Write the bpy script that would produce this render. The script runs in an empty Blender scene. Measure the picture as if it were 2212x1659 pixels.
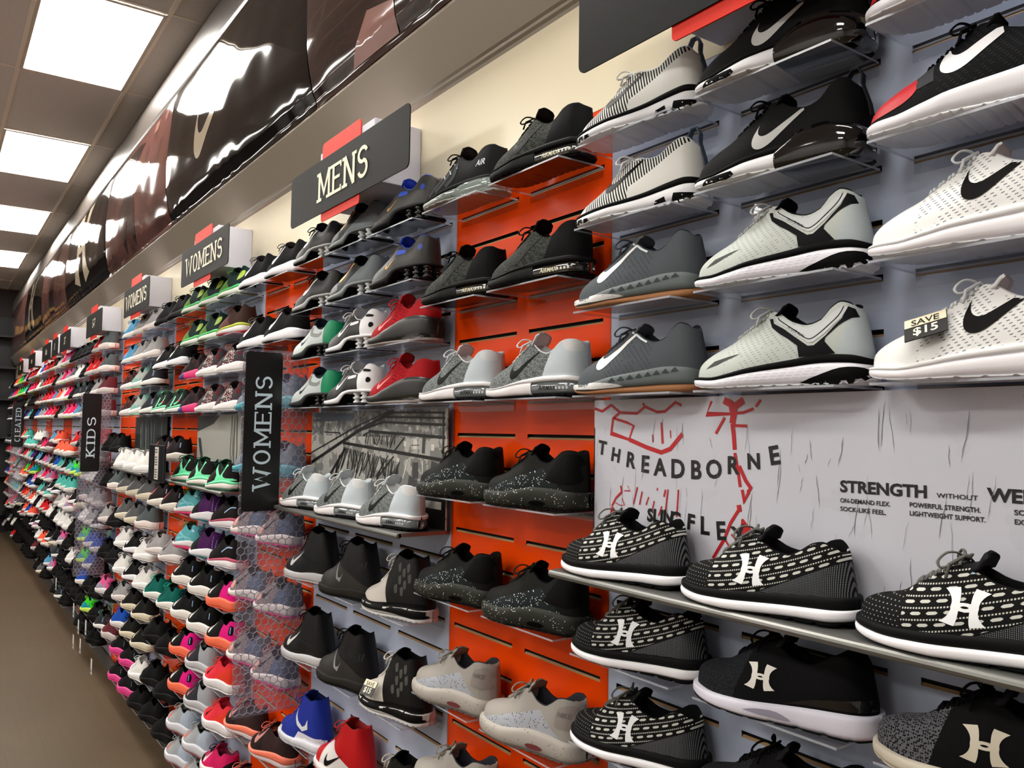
import bpy, bmesh, math, random
import numpy as np
from mathutils import Vector, Matrix
from mathutils.bvhtree import BVHTree
random.seed(7)
S = bpy.context.scene
COL = S.collection
PI = math.pi

# ---------------------------------------------------------------- camera, world, exposure
H = 1.715            # eye height above the floor
D = 1.1235           # distance from the shoe wall
M = 0.3048           # width of one shelf place
X0 = -1.2452         # right edge of the nearest orange strip
PITCH = 0.0805       # spacing of the wall slots

def rowz(r): return H + 0.238 - r*PITCH
def colx(c): return X0 + c*M

def make_camera():
    f = 1780.8; yaw = math.radians(35.23); pit = math.radians(3.36); rol = math.radians(0.87)
    f0 = Vector((-math.cos(yaw), math.sin(yaw), 0)); r0 = Vector((math.sin(yaw), math.cos(yaw), 0)); u0 = Vector((0, 0, 1))
    w = math.cos(pit)*f0 + math.sin(pit)*u0
    u1 = math.cos(pit)*u0 - math.sin(pit)*f0
    r = math.cos(rol)*r0 + math.sin(rol)*u1
    u = math.cos(rol)*u1 - math.sin(rol)*r0
    cd = bpy.data.cameras.new('camera'); co = bpy.data.objects.new('camera', cd); COL.objects.link(co)
    cd.sensor_width = 36; cd.lens = 36*f/2212; cd.clip_start = 0.02; cd.clip_end = 100
    m = Matrix(((r.x, u.x, -w.x, 0), (r.y, u.y, -w.y, -D), (r.z, u.z, -w.z, H), (0, 0, 0, 1)))
    co.matrix_world = m
    S.camera = co
make_camera()
wd = bpy.data.worlds.new('world'); S.world = wd; wd.use_nodes = True
wd.node_tree.nodes['Background'].inputs[0].default_value = (0.8, 0.85, 1.0, 1)
wd.node_tree.nodes['Background'].inputs[1].default_value = 0.02
S.view_settings.view_transform = 'Standard'; S.view_settings.look = 'None'
S.view_settings.gamma = 1; S.view_settings.use_curve_mapping = False
S.view_settings.exposure = 1.42
LIGHT_POWER = 9.0
S.cycles.max_bounces = 8; S.cycles.transparent_max_bounces = 24
S.cycles.caustics_reflective = False; S.cycles.caustics_refractive = False
S.cycles.sample_clamp_indirect = 6

# ---------------------------------------------------------------- helpers
def C(r, g, b):
    def l(v):
        v /= 255.0
        return v/12.92 if v <= 0.04045 else ((v+0.055)/1.055)**2.4
    return (l(r), l(g), l(b), 1.0)

def tag(o, label=None, cat=None, group=None, kind=None):
    if label: o['label'] = label
    if cat: o['category'] = cat
    if group: o['group'] = group
    if kind: o['kind'] = kind
    return o

def link(name, me, parent=None):
    o = bpy.data.objects.new(name, me); COL.objects.link(o)
    if parent: o.parent = parent
    return o

def empty(name, loc=(0, 0, 0), rz=0):
    o = bpy.data.objects.new(name, None); COL.objects.link(o)
    o.location = loc; o.rotation_euler = (0, 0, rz); o.empty_display_size = 0.05
    return o

def mesh(name, vs, fs, mats, mi=None, smooth=False):
    me = bpy.data.meshes.new(name)
    me.from_pydata([tuple(v) for v in vs], [], fs)
    if not isinstance(mats, (list, tuple)): mats = [mats]
    for m in mats: me.materials.append(m)
    if mi is not None: me.polygons.foreach_set('material_index', mi)
    if smooth: me.polygons.foreach_set('use_smooth', [True]*len(me.polygons))
    me.update()
    return me

class MB:
    """collects geometry for one mesh"""
    def __init__(s): s.v = []; s.f = []; s.m = []
    def add(s, vs, fs, m=0):
        n = len(s.v); s.v += [tuple(v) for v in vs]; s.f += [tuple(i+n for i in f) for f in fs]; s.m += [m]*len(fs)
        return s
    def box(s, a, b, m=0, bev=0):
        x0, y0, z0 = a; x1, y1, z1 = b
        if not bev:
            vs = [(x0,y0,z0),(x1,y0,z0),(x1,y1,z0),(x0,y1,z0),(x0,y0,z1),(x1,y0,z1),(x1,y1,z1),(x0,y1,z1)]
            return s.add(vs, [(0,3,2,1),(4,5,6,7),(0,1,5,4),(1,2,6,5),(2,3,7,6),(3,0,4,7)], m)
        bm = bmesh.new(); bmesh.ops.create_cube(bm, size=1)
        for v in bm.verts:
            v.co = Vector(((x0+x1)/2+v.co.x*(x1-x0), (y0+y1)/2+v.co.y*(y1-y0), (z0+z1)/2+v.co.z*(z1-z0)))
        bmesh.ops.bevel(bm, geom=bm.edges[:], offset=bev, segments=2, affect='EDGES', profile=0.5)
        return s.addbm(bm, m)
    def addbm(s, bm, m=0):
        bm.verts.ensure_lookup_table(); bm.verts.index_update()
        s.add([v.co.copy() for v in bm.verts], [[v.index for v in f.verts] for f in bm.faces], m); bm.free(); return s
    def prism(s, poly, fn, t, m=0):
        """poly: 2D outline (ccw), fn(u,v,w)->3D, thickness t"""
        n = len(poly)
        vs = [fn(p[0], p[1], 0) for p in poly]+[fn(p[0], p[1], t) for p in poly]
        fs = [tuple(range(n)), tuple(reversed(range(n, 2*n)))]+[(i, i+n, (i+1) % n+n, (i+1) % n) for i in range(n)]
        return s.add(vs, fs, m)
    def tube(s, pts, r, k=8, m=0, closed=False, flat=1.0):
        pts = [Vector(p) for p in pts]; n = len(pts); rings = []
        up = Vector((0, 0, 1))
        for i in range(n):
            a = pts[(i-1) % n] if (i > 0 or closed) else pts[i]; b = pts[(i+1) % n] if (i < n-1 or closed) else pts[i]
            t = (b-a).normalized() if (b-a).length > 1e-9 else Vector((1, 0, 0))
            q = t.cross(up)
            if q.length < 1e-3: q = t.cross(Vector((0, 1, 0)))
            q.normalize(); w = q.cross(t)
            rr = r[i] if isinstance(r, (list, tuple)) else r
            rings.append([pts[i]+q*math.cos(2*PI*j/k)*rr+w*math.sin(2*PI*j/k)*rr*flat for j in range(k)])
        vs = [v for R_ in rings for v in R_]; fs = []
        for i in range(n if closed else n-1):
            i2 = (i+1) % n
            for j in range(k):
                fs.append((i*k+j, i*k+(j+1) % k, i2*k+(j+1) % k, i2*k+j))
        if not closed: fs += [tuple(reversed(range(k))), tuple(range((n-1)*k, n*k))]
        return s.add(vs, fs, m)
    def me(s, name, mats, smooth=False): return mesh(name, s.v, s.f, mats, s.m, smooth)
    def build(s, name, mats, parent=None, smooth=False): return link(name, s.me(name, mats, smooth), parent)

# node expression helper -------------------------------------------------
class X:
    def __init__(s, nt, sock): s.nt = nt; s.s = sock
    def _m(s, op, b=None, c=None):
        n = s.nt.nodes.new('ShaderNodeMath'); n.operation = op
        for i, q in enumerate((s, b, c)):
            if q is None: continue
            if isinstance(q, X): s.nt.links.new(q.s, n.inputs[i])
            else: n.inputs[i].default_value = q
        return X(s.nt, n.outputs[0])
    def __add__(s, b): return s._m('ADD', b)
    def __sub__(s, b): return s._m('SUBTRACT', b)
    def __mul__(s, b): return s._m('MULTIPLY', b)
    def __truediv__(s, b): return s._m('DIVIDE', b)
    def gt(s, b): return s._m('GREATER_THAN', b)
    def lt(s, b): return s._m('LESS_THAN', b)
    def fract(s): return s._m('FRACT')
    def floor(s): return s._m('FLOOR')
    def sin(s): return s._m('SINE')
    def abs(s): return s._m('ABSOLUTE')
    def mx(s, b): return s._m('MAXIMUM', b)
    def mn(s, b): return s._m('MINIMUM', b)

def mat(name, col, rough=0.6, metal=0.0, spec=0.5, coat=0.0, emit=None, es=0.0, noise=None, bump=None, sheen=0.0):
    m = bpy.data.materials.new(name); m.use_nodes = True
    nt = m.node_tree; p = nt.nodes['Principled BSDF']
    p.inputs['Base Color'].default_value = col; p.inputs['Roughness'].default_value = rough
    p.inputs['Metallic'].default_value = metal; p.inputs['Specular IOR Level'].default_value = spec
    p.inputs['Coat Weight'].default_value = coat
    if emit: p.inputs['Emission Color'].default_value = emit; p.inputs['Emission Strength'].default_value = es
    if noise:
        sc, amt = noise
        tc = nt.nodes.new('ShaderNodeTexCoord'); nz = nt.nodes.new('ShaderNodeTexNoise'); nz.inputs['Scale'].default_value = sc
        nz.inputs['Detail'].default_value = 3
        nt.links.new(tc.outputs['Object'], nz.inputs['Vector'])
        mx = nt.nodes.new('ShaderNodeMix'); mx.data_type = 'RGBA'
        mx.inputs[6].default_value = tuple(c*(1-amt) for c in col[:3])+(1,); mx.inputs[7].default_value = tuple(min(1, c*(1+amt)) for c in col[:3])+(1,)
        nt.links.new(nz.outputs['Fac'], mx.inputs[0]); nt.links.new(mx.outputs[2], p.inputs['Base Color'])
    if bump:
        sc, st = bump
        tc = nt.nodes.new('ShaderNodeTexCoord'); nz = nt.nodes.new('ShaderNodeTexNoise'); nz.inputs['Scale'].default_value = sc
        nt.links.new(tc.outputs['Object'], nz.inputs['Vector'])
        b = nt.nodes.new('ShaderNodeBump'); b.inputs['Strength'].default_value = st; b.inputs['Distance'].default_value = 0.002
        nt.links.new(nz.outputs['Fac'], b.inputs['Height']); nt.links.new(b.outputs[0], p.inputs['Normal'])
    return m

class Pat:
    """pattern builder working in object coordinates (metres)"""
    def __init__(s, name, rough=0.7, coat=0.0, spec=0.10):
        s.m = bpy.data.materials.new(name); s.m.use_nodes = True; s.nt = s.m.node_tree
        s.p = s.nt.nodes['Principled BSDF']; s.p.inputs['Roughness'].default_value = rough
        s.p.inputs['Coat Weight'].default_value = coat; s.p.inputs['Specular IOR Level'].default_value = spec
        tc = s.nt.nodes.new('ShaderNodeTexCoord'); sp = s.nt.nodes.new('ShaderNodeSeparateXYZ')
        s.obj = tc.outputs['Object']; s.nt.links.new(s.obj, sp.inputs[0])
        s.x, s.y, s.z = (X(s.nt, sp.outputs[i]) for i in range(3))
        s.col = None
    def const(s, v):
        n = s.nt.nodes.new('ShaderNodeValue'); n.outputs[0].default_value = v; return X(s.nt, n.outputs[0])
    def base(s, c): s.col = c
    def mix(s, fac, c):
        n = s.nt.nodes.new('ShaderNodeMix'); n.data_type = 'RGBA'; s.nt.links.new(fac.s, n.inputs[0])
        if isinstance(s.col, tuple): n.inputs[6].default_value = s.col
        else: s.nt.links.new(s.col, n.inputs[6])
        if isinstance(c, tuple): n.inputs[7].default_value = c
        else: s.nt.links.new(c, n.inputs[7])
        s.col = n.outputs[2]
    def vor(s, scale, feature='F1', rnd=1.0, out='Distance'):
        n = s.nt.nodes.new('ShaderNodeTexVoronoi'); n.feature = feature; n.inputs['Scale'].default_value = scale
        n.inputs['Randomness'].default_value = rnd
        s.nt.links.new(s.obj, n.inputs['Vector'])
        if out == 'Color':
            sp = s.nt.nodes.new('ShaderNodeSeparateColor'); s.nt.links.new(n.outputs['Color'], sp.inputs[0])
            return X(s.nt, n.outputs['Distance']), X(s.nt, sp.outputs[0])
        return X(s.nt, n.outputs[out])
    def noise(s, scale, detail=2):
        n = s.nt.nodes.new('ShaderNodeTexNoise'); n.inputs['Scale'].default_value = scale; n.inputs['Detail'].default_value = detail
        s.nt.links.new(s.obj, n.inputs['Vector']); return X(s.nt, n.outputs['Fac'])
    def bump(s, h, st=0.3, dist=0.001):
        b = s.nt.nodes.new('ShaderNodeBump'); b.inputs['Strength'].default_value = st; b.inputs['Distance'].default_value = dist
        s.nt.links.new(h.s, b.inputs['Height']); s.nt.links.new(b.outputs[0], s.p.inputs['Normal'])
    def done(s):
        if isinstance(s.col, tuple): s.p.inputs['Base Color'].default_value = s.col
        else: s.nt.links.new(s.col, s.p.inputs['Base Color'])
        return s.m

_mc = {}
def pm(col, rough=0.55, **k):
    key = (col, rough, tuple(sorted(k.items())))
    if key not in _mc:
        if rough > .4 and max(col) < 90 and 'spec' not in k: k['spec'] = .06
        _mc[key] = mat('paint_%d' % len(_mc), C(*col), rough, **k)
    return _mc[key]

def clear_mat(name, tint, gl=0.12, rough=0.02, op=0.0, opcol=(200, 205, 215)):
    m = bpy.data.materials.new(name); m.use_nodes = True; nt = m.node_tree; nt.nodes.clear()
    o = nt.nodes.new('ShaderNodeOutputMaterial'); t = nt.nodes.new('ShaderNodeBsdfTransparent'); g = nt.nodes.new('ShaderNodeBsdfGlossy')
    t.inputs[0].default_value = tint; g.inputs['Roughness'].default_value = rough
    fr = nt.nodes.new('ShaderNodeFresnel'); fr.inputs[0].default_value = 1.45
    a = nt.nodes.new('ShaderNodeMath'); a.operation = 'MULTIPLY_ADD'; a.inputs[1].default_value = 1.0; a.inputs[2].default_value = gl*0.3
    nt.links.new(fr.outputs[0], a.inputs[0])
    ge = nt.nodes.new('ShaderNodeNewGeometry'); iv = nt.nodes.new('ShaderNodeMath'); iv.operation = 'SUBTRACT'; iv.inputs[0].default_value = 1.0
    nt.links.new(ge.outputs['Backfacing'], iv.inputs[1]); a2 = nt.nodes.new('ShaderNodeMath'); a2.operation = 'MULTIPLY'
    nt.links.new(a.outputs[0], a2.inputs[0]); nt.links.new(iv.outputs[0], a2.inputs[1]); a = a2
    mx = nt.nodes.new('ShaderNodeMixShader'); nt.links.new(a.outputs[0], mx.inputs[0]); nt.links.new(t.outputs[0], mx.inputs[1]); nt.links.new(g.outputs[0], mx.inputs[2])
    last = mx
    if op:
        d = nt.nodes.new('ShaderNodeBsdfDiffuse'); d.inputs[0].default_value = C(*opcol)
        m2 = nt.nodes.new('ShaderNodeMixShader'); m2.inputs[0].default_value = op
        nt.links.new(mx.outputs[0], m2.inputs[1]); nt.links.new(d.outputs[0], m2.inputs[2]); last = m2
    nt.links.new(last.outputs[0], o.inputs[0])
    return m

def font_poly(txt, size, bold=0.0, align='LEFT', spacing=1.0, shear=0.0):
    """triangulated 2D lettering: (verts, faces)"""
    cu = bpy.data.curves.new('t', 'FONT'); cu.body = txt; cu.size = size; cu.offset = bold; cu.align_x = align
    cu.space_character = spacing; cu.shear = shear; cu.resolution_u = 3
    ob = bpy.data.objects.new('t', cu); COL.objects.link(ob)
    me = bpy.data.meshes.new_from_object(ob)
    vs = [(v.co.x, v.co.y) for v in me.vertices]; fs = [tuple(p.vertices) for p in me.polygons]
    bpy.data.objects.remove(ob); bpy.data.curves.remove(cu); bpy.data.meshes.remove(me)
    return vs, fs

def bez(p0, p1, p2, p3, n=8):
    out = []
    for i in range(1, n+1):
        t = i/n; a = (1-t)**3; b = 3*t*(1-t)**2; c = 3*t*t*(1-t); d = t**3
        out.append((a*p0[0]+b*p1[0]+c*p2[0]+d*p3[0], a*p0[1]+b*p1[1]+c*p2[1]+d*p3[1]))
    return out

def tick_outline():
    P = [(24, 7.8), (6.442, 15.276)]
    segs = [((4.986,15.892),(3.763,16.201),(2.774,16.201)), ((1.654,16.201),(.841,15.809),(.337,15.024)), ((.02,14.52),(-.073,13.881),(.057,13.106)),
            ((.187,12.331),(.533,11.506),(1.093,10.628)), ((1.56,9.918),(2.325,8.985),(3.39,7.828)), ((3.0,8.45),(2.74,9.07),(2.606,9.676)),
            ((2.326,10.871),(2.578,11.748),(3.362,12.308)), ((3.735,12.569),(4.248,12.7),(4.902,12.7)), ((5.424,12.7),(6.012,12.616),(6.666,12.448))]
    cur = P[-1]
    for a, b, c in segs:
        P += bez(cur, a, b, c, 4); cur = c
    return [(x/24.0, (16.2-y)/24.0) for x, y in P]      # unit width, height .35, blunt end at the left
TICK = tick_outline()

def arch_outlines():
    """two crossed arches (emblem), unit square"""
    up_o = [(0.0, 0.92)]+bez((0.0, 0.92), (0.18, 0.80), (0.23, 0.62), (0.20, 0.50), 6)+bez((0.20, 0.50), (0.27, 0.42), (0.38, 0.385), (0.5, 0.385), 5)
    up_o += [(1-x, y) for x, y in reversed(up_o[:-1])]
    up_i = [(0.33, 1.0)]+bez((0.33, 1.0), (0.40, 0.82), (0.37, 0.62), (0.39, 0.54), 6)+bez((0.39, 0.54), (0.40, 0.49), (0.44, 0.468), (0.5, 0.468), 5)
    up_i += [(1-x, y) for x, y in reversed(up_i[:-1])]
    a = up_o+list(reversed(up_i)); b = [(x, 1-y) for x, y in reversed(a)]
    return a, b
ARCH = arch_outlines()

def fill(poly, maxlen=None):
    """triangulate a simple outline; returns verts, faces (optionally subdivided)"""
    bm = bmesh.new(); vs = [bm.verts.new((p[0], p[1], 0)) for p in poly]
    es = [bm.edges.new((vs[i], vs[(i+1) % len(vs)])) for i in range(len(vs))]
    bmesh.ops.triangle_fill(bm, use_beauty=True, use_dissolve=False, edges=es)
    if maxlen:
        for _ in range(5):
            L = [e for e in bm.edges if e.calc_length() > maxlen]
            if not L: break
            bmesh.ops.subdivide_edges(bm, edges=L, cuts=1); bmesh.ops.triangulate(bm, faces=[f for f in bm.faces if len(f.verts) > 3])
    bm.verts.index_update()
    r = [(v.co.x, v.co.y) for v in bm.verts], [tuple(v.index for v in f.verts) for f in bm.faces]
    bm.free(); return r

def strip(pts, w):
    """2D polyline as a ribbon outline mesh: verts, quads"""
    n = len(pts); L = []; R_ = []
    for i in range(n):
        a = pts[max(0, i-1)]; b = pts[min(n-1, i+1)]
        dx, dy = b[0]-a[0], b[1]-a[1]; l = math.hypot(dx, dy) or 1
        nx, ny = -dy/l, dx/l; k = 1.0
        if 0 < i < n-1:
            d1 = (pts[i][0]-a[0], pts[i][1]-a[1]); l1 = math.hypot(*d1) or 1
            c = abs((-d1[1]/l1)*nx+(d1[0]/l1)*ny); k = min(1/max(c, .45), 2)
        ww = (w[i] if isinstance(w, (list, tuple)) else w)/2*k
        L.append((pts[i][0]+nx*ww, pts[i][1]+ny*ww)); R_.append((pts[i][0]-nx*ww, pts[i][1]-ny*ww))
    return L+R_, [(i, i+1, n+i+1, n+i) for i in range(n-1)]

def arc(cx, cy, rx, ry, a0, a1, n=12):
    return [(cx+rx*math.cos(math.radians(a0+(a1-a0)*i/n)), cy+ry*math.sin(math.radians(a0+(a1-a0)*i/n))) for i in range(n+1)]

def letters(word, t=0.13, slab=True, w=0.62, gap=0.16):
    """stroke lettering with slab serifs; returns list of (verts2d, faces) and total width; height 1"""
    out = []; x = 0.0; s = 0.10; h = t/2
    def add(pts, ww=t): out.append(strip([(x+p[0], p[1]) for p in pts], ww))
    def serif(cx, y):
        if slab: add([(cx-s-h, y), (cx+s+h, y)], t*0.8)
    lo, hi = t*0.4, 1-t*0.4
    for ch in word:
        W = w
        if ch == 'M':
            W = w*1.25; add([(h, 0), (h, 1)]); add([(W-h, 0), (W-h, 1)]); add([(h, 1), (W/2, .25), (W-h, 1)]); serif(h, lo); serif(W-h, lo)
            if slab: add([(-s, hi), (h+.06, hi)], t*.8); add([(W-h-.06, hi), (W+s, hi)], t*.8)
        elif ch == 'E':
            W = w*.9; add([(h, 0), (h, 1)]); add([(-s if slab else 0, lo), (W, lo)], t*.8); add([(-s if slab else 0, hi), (W, hi)], t*.8); add([(0, .52), (W*.85, .52)], t*.8)
            if slab: add([(W-h*.5, 0), (W-h*.5, .2)], t*.6); add([(W-h*.5, .8), (W-h*.5, 1)], t*.6)
        elif ch == 'N':
            W = w*1.05; add([(h, 0), (h, 1)]); add([(W-h, 0), (W-h, 1)]); add([(h, 1), (W-h, 0)]); serif(h, lo)
            if slab: add([(-s, hi), (h, hi)], t*.8); add([(W-h-s, hi), (W+s, hi)], t*.8)
        elif ch == 'S':
            W = w*.95; cx = W/2; r = W/2-h
            add(arc(cx, .73, r, .27-t*.4, 20, 270, 16)+arc(cx, .27+.03, r, .27-t*.2, 90, -160, 16)[1:], t*.9)
        elif ch == 'O':
            W = w*1.05; add(arc(W/2, .5, W/2-h, .5-t*.4, 0, 360, 28), t*.95)
        elif ch == 'D':
            W = w; add([(h, 0), (h, 1)]); add([(-s if slab else 0, lo), (W*.5, lo)]+arc(W*.45, .5, W*.55-h, .5-lo, -90, 90, 14)+[(-s if slab else 0, hi)], t*.85)
        elif ch == 'C':
            W = w*.95; add(arc(W/2, .5, W/2-h, .5-t*.4, 50, 310, 22), t*.95)
        elif ch == 'W':
            W = w*1.5; add([(h, 1), (W*.27, 0), (W/2, .8), (W*.73, 0), (W-h, 1)]); serif(h, hi); serif(W-h, hi)
        elif ch == 'K':
            W = w*.95; add([(h, 0), (h, 1)]); add([(W-h, 1), (h, .42)]); add([(W*.35, .55), (W-h, 0)]); serif(h, lo); serif(h, hi); serif(W-h, lo); serif(W-h, hi)
        elif ch == 'I':
            W = w*.42; add([(W/2, 0), (W/2, 1)]); serif(W/2, lo); serif(W/2, hi)
        elif ch == 'L':
            W = w*.8; add([(h, 0), (h, 1)]); add([(-s if slab else 0, lo), (W, lo)], t*.8); serif(h, hi)
        elif ch == 'A':
            W = w; add([(h*.6, 0), (W/2, 1), (W-h*.6, 0)]); add([(W*.2, .3), (W*.8, .3)], t*.8); serif(h, lo); serif(W-h, lo)
        elif ch == 'T':
            W = w*.9; add([(W/2, 0), (W/2, 1)]); add([(0, hi), (W, hi)], t*.8); serif(W/2, lo)
        x += W+gap
    return out, x-gap
# ---------------------------------------------------------------- shoe generator
# local frame: x from toe tip (0) to heel (.295), y- is the side facing the aisle, z up from the shelf
LS = 0.295
def table(t):
    xs = np.array([p[0] for p in t], float); ys = np.array([p[1] for p in t], float)
    h = np.diff(xs); d = np.diff(ys)/h; m = np.zeros(len(xs)); m[0] = d[0]; m[-1] = d[-1]
    for i in range(1, len(xs)-1):
        m[i] = 0 if d[i-1]*d[i] <= 0 else 2*d[i-1]*d[i]/(d[i-1]+d[i])
    def f(x):
        x = min(max(x, xs[0]), xs[-1]); i = min(int(np.searchsorted(xs, x, 'right')-1), len(xs)-2)
        t_ = (x-xs[i])/h[i]; t2 = t_*t_; t3 = t2*t_
        return float((2*t3-3*t2+1)*ys[i]+(t3-2*t2+t_)*h[i]*m[i]+(-2*t3+3*t2)*ys[i+1]+(t3-t2)*h[i]*m[i+1])
    return f
OUT = table([(0,0),(.0008,.008),(.003,.015),(.010,.026),(.025,.037),(.05,.0455),(.08,.0495),(.11,.050),(.14,.0465),(.17,.0415),(.20,.0385),(.24,.0375),(.265,.0355),(.280,.029),(.289,.020),(.2935,.011),(.2948,.005),(.295,0)])
YC = table([(0,.010),(.05,.006),(.12,0),(.295,0)])
STN = [0,.0006,.002,.005,.009,.014,.020,.027,.035,.044,.054,.064,.074,.084,.094,.104,.113,.121,.129,.136,.142,.148,.154,.160,.167,.174,.182,.190,.198,.206,.214,.222,.230,.238,.246,.253,.260,.266,.271,.276,.280,.284,.2875,.290,.292,.2935,.2945,.295]

PROF = {
 'run': dict(
   mt=[(0,.020),(.02,.020),(.053,.018),(.09,.023),(.12,.029),(.18,.038),(.235,.044),(.27,.042),(.295,.035)],
   mb=[(0,.012),(.015,.006),(.035,.002),(.07,0),(.24,0),(.275,.001),(.295,.007)],
   T=[(0,.020),(.004,.034),(.012,.043),(.03,.054),(.06,.067),(.093,.085),(.132,.106),(.15,.113),(.17,.112),(.29,.112)],
   E=[(0,.020),(.004,.034),(.012,.043),(.03,.054),(.06,.067),(.093,.083),(.132,.104),(.147,.114),(.155,.113),(.163,.108),(.18,.096),(.205,.089),(.225,.094),(.245,.111),(.262,.118),(.275,.115),(.29,.104)],
   tong=.128, lean=.014),
 'max': dict(
   mt=[(0,.024),(.02,.023),(.053,.021),(.09,.024),(.12,.030),(.16,.038),(.21,.043),(.26,.043),(.295,.038)],
   mb=[(0,.010),(.015,.005),(.035,.002),(.07,0),(.295,.002)],
   T=[(0,.024),(.004,.034),(.012,.043),(.03,.054),(.06,.067),(.093,.085),(.132,.108),(.145,.115),(.17,.114),(.29,.114)],
   E=[(0,.024),(.004,.034),(.012,.043),(.03,.054),(.06,.067),(.093,.083),(.132,.105),(.143,.114),(.152,.115),(.160,.108),(.178,.096),(.198,.090),(.215,.096),(.235,.110),(.255,.115),(.275,.114),(.29,.108)],
   tong=.140, lean=.003),
 'low': dict(
   mt=[(0,.022),(.02,.022),(.053,.020),(.09,.022),(.12,.024),(.18,.029),(.235,.034),(.27,.036),(.295,.036)],
   mb=[(0,.012),(.015,.006),(.035,.002),(.07,0),(.26,0),(.295,.004)],
   T=[(0,.022),(.004,.036),(.012,.047),(.03,.056),(.06,.064),(.09,.084),(.12,.101),(.135,.108),(.17,.108),(.29,.108)],
   E=[(0,.022),(.004,.036),(.012,.047),(.03,.056),(.06,.064),(.09,.082),(.12,.100),(.135,.109),(.145,.109),(.155,.104),(.180,.091),(.202,.088),(.225,.097),(.245,.108),(.262,.111),(.278,.104),(.29,.092)],
   tong=.127, lean=.012),
 'free': dict(
   mt=[(0,.018),(.02,.020),(.053,.021),(.09,.023),(.12,.025),(.18,.032),(.235,.041),(.27,.045),(.295,.042)],
   mb=[(0,.010),(.015,.004),(.035,0),(.24,0),(.275,.003),(.295,.010)],
   T=[(0,.018),(.004,.026),(.012,.033),(.03,.043),(.06,.056),(.093,.077),(.125,.098),(.15,.106),(.17,.105),(.29,.112)],
   E=[(0,.018),(.004,.026),(.012,.033),(.03,.043),(.06,.056),(.093,.075),(.125,.096),(.147,.106),(.158,.106),(.17,.102),(.19,.097),(.205,.097),(.225,.106),(.245,.115),(.262,.119),(.275,.116),(.29,.100)],
   tong=.112, lean=.010),
 'chunk': dict(
   mt=[(0,.030),(.02,.032),(.053,.032),(.10,.034),(.14,.040),(.18,.046),(.22,.046),(.26,.042),(.295,.040)],
   mb=[(0,.012),(.015,.005),(.035,.001),(.07,0),(.26,0),(.295,.005)],
   T=[(0,.030),(.004,.044),(.012,.053),(.03,.061),(.06,.069),(.093,.085),(.132,.106),(.15,.115),(.17,.114),(.29,.114)],
   E=[(0,.030),(.004,.044),(.012,.053),(.03,.061),(.06,.069),(.093,.083),(.132,.104),(.148,.116),(.157,.116),(.167,.110),(.185,.098),(.205,.095),(.225,.105),(.245,.118),(.262,.121),(.280,.119),(.29,.113)],
   tong=.135, lean=.002),
 'high': dict(
   mt=[(0,.022),(.02,.024),(.053,.026),(.09,.026),(.14,.026),(.18,.030),(.235,.034),(.295,.034)],
   mb=[(0,.012),(.015,.005),(.035,.001),(.07,0),(.26,0),(.295,.004)],
   T=[(0,.022),(.004,.036),(.012,.048),(.03,.059),(.06,.071),(.10,.092),(.13,.113),(.15,.140),(.165,.158),(.18,.164),(.29,.166)],
   E=[(0,.022),(.004,.036),(.012,.048),(.03,.059),(.06,.071),(.10,.090),(.13,.111),(.15,.138),(.163,.158),(.18,.162),(.20,.158),(.225,.155),(.25,.160),(.27,.164),(.29,.160)],
   tong=.178, lean=.021),
 'shox': dict(
   mt=[(0,.016),(.02,.016),(.053,.016),(.09,.018),(.12,.022),(.15,.040),(.18,.046),(.235,.047),(.27,.045),(.295,.042)],
   mb=[(0,.010),(.015,.006),(.035,.003),(.07,.001),(.13,.002),(.16,.030),(.19,.036),(.27,.036),(.295,.036)],
   T=[(0,.016),(.004,.030),(.012,.040),(.03,.052),(.06,.064),(.093,.082),(.132,.106),(.15,.114),(.17,.113),(.29,.113)],
   E=[(0,.016),(.004,.030),(.012,.040),(.03,.052),(.06,.064),(.093,.080),(.132,.104),(.147,.114),(.155,.114),(.163,.108),(.18,.097),(.205,.093),(.225,.102),(.245,.116),(.262,.120),(.278,.117),(.29,.106)],
   tong=.136, lean=.004),
}
YE = table([(0,0),(.01,.003),(.05,.004),(.07,.005),(.085,.010),(.11,.015),(.14,.018),(.16,.021),(.19,.025),(.24,.027),(.262,.0262),(.275,.0225),(.283,.0175),(.290,.009)])

def cub(a, b, c, d, n, i0=0):
    r = []
    for i in range(i0, n+1):
        t = i/n; u = 1-t
        r.append((u**3*a[0]+3*u*u*t*b[0]+3*u*t*t*c[0]+t**3*d[0], u**3*a[1]+3*u*u*t*b[1]+3*u*t*t*c[1]+t**3*d[1]))
    return r

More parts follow.
